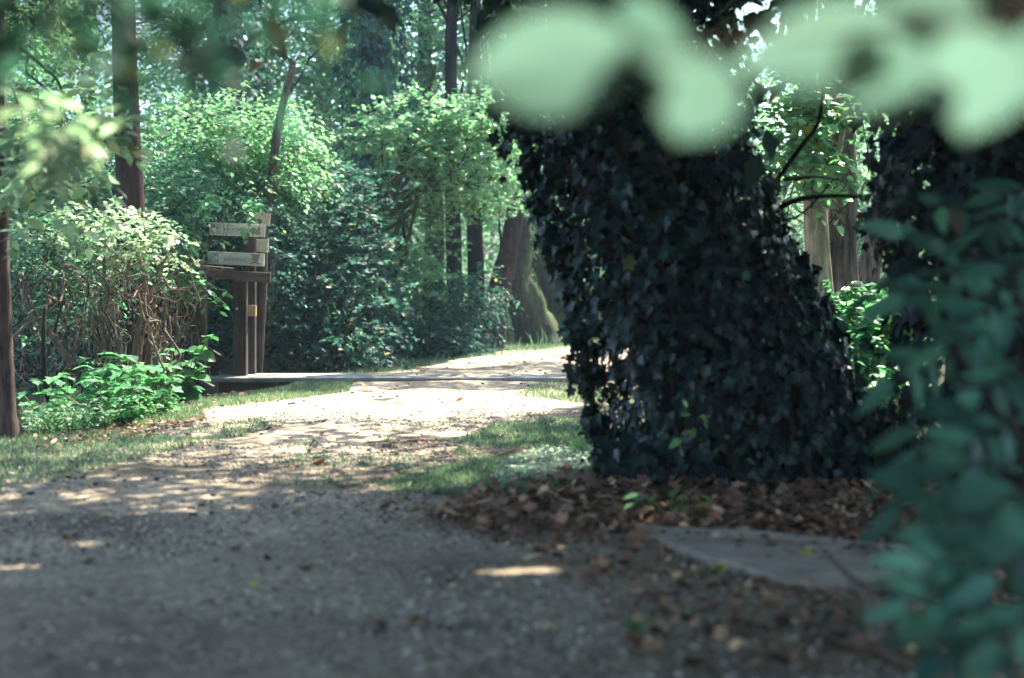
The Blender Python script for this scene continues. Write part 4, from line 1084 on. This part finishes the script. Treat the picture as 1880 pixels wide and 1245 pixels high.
m.build('branch', M['twig'], tb); md.build('branch', M['twigdark'], tb)
m = MB(); tube(m, [gp(98, 762), W(82, 690, 9.9), W(80, 620, 9.9), W(84, 560, 10)], (.022, .02, .018, .012), 8, rough=.1, sub=4)
tag(m.build('bare_stem', M['barkdark']), 'thin black bare stem standing among the left herbs', 'stem')
# nearer hanging foliage, top left (blurred)
m = MB(); foliage(m, [(40, 10, 1.35, 230, 70), (230, 40, 1.45, 190, 55), (60, 100, 1.5, 150, 40), (300, -100, 1.4, 300, 80)], 105, nper=11, size=.030, length=.11, T=T_MID, hollow=.1); m.build('low_foliage', M['teal'], bh1)
m = MB(); foliage(m, [(110, 225, 3.1, 46, 26), (60, 300, 3.3, 26, 26)], 15, nper=8, size=.05, length=.15, T=T_MID, hollow=.1); m.build('low_foliage', M['pale'], bh1)
m = MB()
for e in (W(60, 30, 1.35), W(260, 40, 1.5), W(120, 235, 3.1)): tube(m, limb_path((-4.3, 1.4, 3.2), e, 7), np.linspace(.03, .004, 7), 6, sub=2)
m.build('low_limb', M['barkdark'], bh1)
bh1['label'] = 'added shade tree whose dark blurred leaves hang into the top left'
m = MB(); foliage(m, [(110, 250, 6.6, 95, 65), (60, 330, 6.8, 60, 50)], 75, nper=8, size=.085, length=.28, T=T_MID, hollow=.2); m.build('foliage', M['pale'], sl)
m = MB()
for e in (W(110, 250, 6.6), W(150, 230, 6.6), W(60, 330, 6.8)): tube(m, limb_path((-3.1, 8.6, 2.2), e, 6), np.linspace(.016, .003, 6), 6, sub=2)
m.build('branch', M['barkdark'], sl)

# ------------------------------------------------------------------ gap on the right of the ivy tree
tree('broken_trunk_tree', 'pale trunk with stripped orange wood right of the ivy tree', [W(1515, 625, 10.6), W(1508, 560, 10.6), W(1502, 480, 10.6), W(1497, 380, 10.6), W(1490, 240, 10.7), W(1480, 60, 10.8)], [.12, .10, .095, .085, .075, .05], [(1480, -150, 11, 150, 80)], 120, 'canopy', 'barkpale', size=.1, cull=True)
tree('bark_trunk_tree', 'grey furrowed trunk right of the pale stripped trunk', [W(1560, 640, 11.2), W(1550, 560, 11.2), W(1545, 460, 11.2), W(1545, 330, 11.2), W(1540, 150, 11.2), W(1540, -80, 11.2)], [.15, .125, .12, .115, .11, .09], [(1550, -180, 11.5, 160, 80)], 120, 'canopy', 'barkgrey', size=.1, cull=True)
tree('bark_trunk_tree', 'slanting grey trunk behind the leafy shrub', [W(1580, 620, 12.4), W(1592, 520, 12.4), W(1610, 420, 12.4), W(1640, 250, 12.4), W(1670, -50, 12.4)], [.12, .10, .095, .085, .06], [(1680, -180, 12.6, 120, 70)], 0, 'canopy', 'barkgrey')
plant('lit_shrub', 'sunlit green shrub in the gap behind the ivy tree', 'shrub', np.array([2.35, 10.2, 0]), [(1600, 640, 9.6, 60, 60), (1590, 590, 10, 70, 40), (1640, 560, 9.8, 40, 50), (1545, 600, 10.2, 50, 50), (1560, 690, 9.4, 50, 40), (1620, 700, 9.2, 50, 50)], 330, 'herb', 14, 'twig', .008, nper=8, size=.075, length=.25, T=T_BROAD)
plant('lit_shrub', 'leafy shrub hanging high in the gap between the two dark trees', 'shrub', np.array([2.3, 11.6, 0]), [(1460, 240, 10.4, 60, 60), (1510, 300, 10.3, 50, 40), (1450, 310, 10.2, 40, 40), (1440, 170, 10.5, 60, 40), (1540, 190, 10.6, 60, 50)], 150, 'bright', 10, 'twigdark', .010, nper=8, size=.075, length=.25, T=T_BROAD)
plant('wood_shrub', 'loose pale green undergrowth deep in the right gap', 'shrub', np.array([3.3, 15.5, 0]), [(1500, 400, 15.5, 170, 130), (1530, 560, 15, 150, 90), (1480, 230, 16, 170, 110), (1620, 330, 16, 130, 170)], 1500, 'bright', 12, nper=9, size=.07, length=.35)

# ------------------------------------------------------------------ the wood beyond
wt = tree('woodland_tree', 'slender leafy tree in the sunlit wood beyond the path', [(0, 0, -.1), (.05, 0, 1.5), (-.05, .05, 3.5), (.1, 0, 6), (.1, 0, 9)], [.17, .14, .12, .09, .03], [], 0, 'bright', 'bark', group='trees of the wood beyond')
def crown(o, n, zr, rad, mat, size):
    m = MB(); z = rnd(n, *zr); a = rnd(n, 0, 2 * PI); r = rad * (.25 + .75 * rng.random(n) ** .6) * (1 - .35 * (z - zr[0]) / (zr[1] - zr[0])) * (.7 + .6 * noise2(a * 1.5, z * 1.1, 1))
    C = np.column_stack([np.cos(a) * r, np.sin(a) * r, z]); D = np.column_stack([np.cos(a), np.sin(a), rng.normal(size=n) * .3]) + randdir(n) * .5
    P, X_, N, S = spray_leaves(C, D, .5, 9, np.full(n, size)); scatter(m, T_FAR, P, X_, N, S, tints(len(P))); m.build('crown', M[mat], o)
    m = MB()
    for k in range(14):
        e = C[rng.integers(n)]; tube(m, limb_path((0, 0, max(.6, e[2] - rng.uniform(.3, 1.4))), e, 5), np.linspace(.035, .008, 5), 6)
    m.build('limb', M['bark'], o)
crown(wt, 2100, (1.2, 9), 2.3, 'bright', .12)
wt2 = tree('woodland_tree', 'slender leafy tree in the sunlit wood beyond the path', [(0, 0, -.1), (-.08, 0, 1.8), (.1, .05, 4), (0, 0, 7), (0, 0, 10)], [.2, .16, .13, .1, .03], [], 0, 'green', 'bark', group='trees of the wood beyond')
crown(wt2, 2100, (2.2, 10), 2.5, 'green', .12)
pos = [(-4.5, 24), (-1.6, 27), (1.5, 29), (-8, 27), (-11, 33), (-5.8, 34), (-2.5, 36), (3.5, 33), (6.5, 28), (9, 24), (-7.5, 20), (-10, 22), (0.5, 39), (-9, 42), (5, 42), (11, 34), (-4, 45), (14, 26), (-14, 38), (13, 42), (-6.5, 17)]
for k, (x, y) in enumerate(pos):
    o = (wt, wt2)[k] if k < 2 else copy_tree((wt, wt2)[k % 2])
    o.location = (x + rng.normal() * .3, y, float(ground_z(x, y))); o.rotation_euler = (0, 0, rng.uniform(0, 6)); f = rng.uniform(.85, 1.25); o.scale = (f, f, f)
us = empty('wood_bush', (0, 0, 0), 'loose green bush in the undergrowth of the sunlit wood', 'bush', 'bushes of the wood beyond')
m = MB(); n = 650; u_ = randdir(n); u_[:, 2] = np.abs(u_[:, 2]); C = u_ * (.35 + .65 * rng.random((n, 1))) * [1.3, 1.3, 1.7] * (.7 + .6 * noise2(u_[:, 0] * 2, u_[:, 1] * 2 + u_[:, 2], 1.2))[:, None]
P, X_, N, S = spray_leaves(C, u_ + randdir(n) * .6, .4, 9, np.full(n, .085)); k = P[:, 2] > 0; scatter(m, T_FAR, P[k], X_[k], N[k], S[k], tints(k.sum())); m.build('foliage', M['bright'], us)
m = MB()
for k in range(14): tube(m, limb_path((rng.normal() * .1, rng.normal() * .1, 0), C[rng.integers(n)], 5), np.linspace(.02, .006, 5), 6)
m.build('branch', M['twigdark'], us)
bp = [(-3.2, 19), (-3.2, 23.5), (0.9, 30), (-5.5, 22), (0.4, 26), (-3.6, 27), (2.8, 27.5), (-7.4, 24.5), (-1, 31), (5.3, 24.5), (7.5, 21.5), (-9.5, 28), (5.2, 32), (-6, 30), (2, 35), (9, 30), (-6, 18.5), (12, 22)]
for k, (x, y) in enumerate(bp):
    o = us if k == 0 else copy_tree(us); o.location = (x, y, float(ground_z(x, y)) - .05); o.rotation_euler = (0, 0, rng.uniform(0, 6)); f = rng.uniform(.75, 1.3); o.scale = (f, f, f * rng.uniform(.8, 1.2))
mb = MB()
n = 12000
C = np.column_stack([rnd(n, -46, 46), rnd(n, 46, 66), np.zeros(n)]); C[:, 2] = rng.random(n) ** 1.0 * 27 * (.75 + .4 * noise2(C[:, 0], C[:, 1], .12)) + ground_z(C[:, 0], C[:, 1]) + .3
k = fbm2(C[:, 0] + C[:, 1] * .4, C[:, 2] * 1.0, .28, 44) > .36; C = C[k]
P, X_, N, S = spray_leaves(C, randdir(len(C)), .9, 9, np.full(len(C), .30)); scatter(mb, T_FAR, P, X_, N, S, tints(len(P)))
tag(mb.build('far_woodland', M['bright']), 'far sunlit foliage closing the view behind all trees', 'woodland', kind='stuff')

# ------------------------------------------------------------------ leafy shrub at the right edge (near, soft)
rs = empty('leafy_shrub', (1.35, 2.6, 0), 'large teal green shrub with pinnate leaves filling the right edge', 'shrub')
mf = MB(); ms = MB()
def pinnate(p0, p1, size, pairs=3):
    p0 = np.array(p0); p1 = np.array(p1); ax = p1 - p0; L = np.linalg.norm(ax); mid = (p0 + p1) / 2 + [0, 0, L * .10]
    tube(ms, [p0, mid, p1], .0025, 5, sub=3)
    d = unit(ax); nrm = unit(np.array([rng.normal() * .3, -.75 + rng.normal() * .3, .75]))
    sd = unit(np.cross(nrm, d))
    items = [(1.0, d, 1.1)]
    for k in range(pairs):
        t = .30 + .65 * k / pairs
        for sg in (-1, 1): items.append((t, unit(d * .55 + sd * sg + [0, 0, -.25]), 1.0 - .1 * abs(k - 1)))
    for t, dr, f in items:
        p = (1 - t) ** 2 * p0 + 2 * t * (1 - t) * mid + t * t * p1
        scatter(mf, T_LONG, p[None], (dr + rng.normal(size=3) * .14)[None], (nrm + rng.normal(size=3) * .3)[None], [size * f * rng.uniform(.8, 1.15)], tints(1, .02), wid=[1.05])
man = [((1760, 470), (1660, 430), 3.5), ((1800, 400), (1700, 380), 3.6), ((1840, 480), (1720, 520), 3.4), ((1790, 540), (1660, 545), 3.3), ((1880, 560), (1770, 590), 3.2), ((1870, 400), (1790, 440), 3.5),
       ((1780, 640), (1640, 700), 3.0), ((1850, 620), (1740, 640), 3.0), ((1900, 680), (1800, 720), 2.9), ((1820, 760), (1690, 790), 2.75), ((1880, 780), (1760, 830), 2.6), ((1780, 800), (1640, 880), 2.65),
       ((1850, 850), (1700, 900), 2.5), ((1760, 850), (1650, 940), 2.5), ((1830, 900), (1720, 980), 2.45), ((1900, 900), (1800, 960), 2.4), ((1800, 1090), (1670, 1110), 2.25), ((1820, 1050), (1700, 1040), 2.3), ((1780, 1120), (1720, 1190), 2.2),
       ((1920, 1000), (1830, 1060), 2.3), ((1900, 350), (1840, 360), 3.7), ((1940, 480), (1850, 500), 3.2), ((1930, 1120), (1840, 1180), 2.1), ((1690, 500), (1610, 540), 3.5)]
stem_tops = []
for a, b, d in man:
    pinnate(W(*a, d), W(*b, d - .08), .115 if d > 3 else .098); stem_tops.append(W(a[0] + 15, a[1] - 5, d))
for k in range(20):
    py = rng.uniform(330, 1180); px = rng.uniform(1800, 2080) - (0 if py > 600 else -20); d = np.interp(py, [330, 1240], [3.7, 2.15]) + rng.uniform(0, .7)
    pinnate(W(px, py, d), W(px - rng.uniform(60, 130), py + rng.uniform(-10, 80), d - .05), .09); stem_tops.append(W(px + 10, py, d))
for p in stem_tops:
    b = np.array([1.35 + rng.normal() * .12, 2.7 + rng.normal() * .25, 0]); q = np.array([max(p[0] + .12, 1.0), p[1] + .1, p[2] * .75])
    tube(ms, [b, q, p], [.008, .006, .003], 6, sub=4)
mf.build('foliage', M['shrub'], rs); ms.build('stem', M['twigdark'], rs)

# ------------------------------------------------------------------ out-of-focus twig with big leaves close to the lens
tw = empty('leafy_twig', W(1900, -60, 1.15), 'big pale green out of focus leaves on a twig across the top', 'twig')
m = MB(); tube(m, [W(2050, -120, 1.02), W(1900, 20, 1.0), W(1660, 40, .98), W(1400, 70, .96), W(1280, 95, .95), W(1140, 90, .95)], [.004, .0032, .0028, .0024, .002, .0014], 7, sub=5); m.build('stem', M['twig'], tw)
NEARV = curled(fan_leaf([(0, 0), (-.05, .14), (.06, .30), (.22, .40), (.42, .42), (.62, .36), (.8, .24), (.92, .10), (1.03, 0)], .22, .10), .08)
for (bx, by, tx, ty, d, wd) in [(1145, 100, 850, 140, 1.04, .72), (1258, 90, 1120, 10, 1.05, .66), (1310, 105, 1238, 258, 1.0, 1.22), (1640, 55, 1345, 125, 1.05, .62), (1640, 65, 1588, 232, 1.02, 1.1),
                                (1820, 60, 1768, 252, 1.0, 1.12), (1790, 30, 1620, 0, 1.08, .8), (1960, 40, 1885, 190, 1.12, 1.0), (1720, 70, 1490, 60, 1.10, .55)]:
    b = W(bx, by, d); t = W(tx, ty, d + (.055 if abs(tx - bx) > abs(ty - by) else .035)); L = np.linalg.norm(t - b)
    m = MB(); scatter(m, NEARV, b[None], (t - b)[None], np.array([[-.50 + .34 * max(0, (bx - 1350) / 600) + rng.normal() * .08, -.82, -.34 + .22 * max(0, (bx - 1350) / 600) + rng.normal() * .08]]), [L], [[rng.random(), rng.uniform(.42, .66), 0]], wid=[wd]); m.build('leaf', M['near'], tw)

# ------------------------------------------------------------------ haze, added to veil the distance and lift shadows towards blue
mb = MB(); box(mb, (-230, -230, -4), (230, 230, 36), bev=.01)
m, nt, out = new_mat('haze_veil'); v = nd(nt, 'ShaderNodeVolumePrincipled'); v.inputs['Color'].default_value = (.62, .86, 1, 1); v.inputs['Density'].default_value = .0014; v.inputs['Anisotropy'].default_value = .2
nt.links.new(v.outputs[0], out.inputs['Volume'])
tag(mb.build('haze', m), 'thin blue haze added to lift the shadows between the trees', 'haze', kind='stuff')

# ------------------------------------------------------------------ camera, light
cam = bpy.data.cameras.new('camera'); co = bpy.data.objects.new('camera', cam); COL.objects.link(co)
co.location = (0, 0, CAMZ); co.rotation_euler = (PI / 2, 0, 0)
cam.lens = 50; cam.sensor_width = 36; cam.shift_y = -(622.5 - HY) / 1880
cam.clip_start = .05; cam.clip_end = 900
cam.dof.use_dof = True; cam.dof.focus_distance = 11.0; cam.dof.aperture_fstop = 1.6
sc.camera = co
w = bpy.data.worlds.new('World'); sc.world = w; w.use_nodes = True
nt = w.node_tree; bg = nt.nodes['Background']
sky = nt.nodes.new('ShaderNodeTexSky'); sky.sky_type = 'NISHITA'; sky.sun_disc = False; sky.ozone_density = 2.2
sky.sun_elevation = SUN_EL; sky.sun_rotation = SUN_AZ
nt.links.new(sky.outputs[0], bg.inputs[0]); bg.inputs[1].default_value = .15
sl_ = bpy.data.lights.new('sun', 'SUN'); so = bpy.data.objects.new('sun', sl_); COL.objects.link(so)
sl_.energy = 3.8; sl_.angle = math.radians(.5); sl_.color = (1, .95, .80)
so.rotation_euler = Vector(-SUN).to_track_quat('-Z', 'Y').to_euler()
sc.view_settings.view_transform = 'Standard'; sc.view_settings.look = 'None'; sc.view_settings.exposure = 2.7
cy = sc.cycles
cy.max_bounces = 8; cy.diffuse_bounces = 4; cy.glossy_bounces = 2; cy.transmission_bounces = 5; cy.transparent_max_bounces = 4
cy.caustics_reflective = False; cy.caustics_refractive = False; cy.sample_clamp_indirect = 6
cy.use_adaptive_sampling = True; cy.adaptive_threshold = .02
cy.use_denoising = True
try: cy.denoiser = 'OPENIMAGEDENOISE'
except Exception: pass
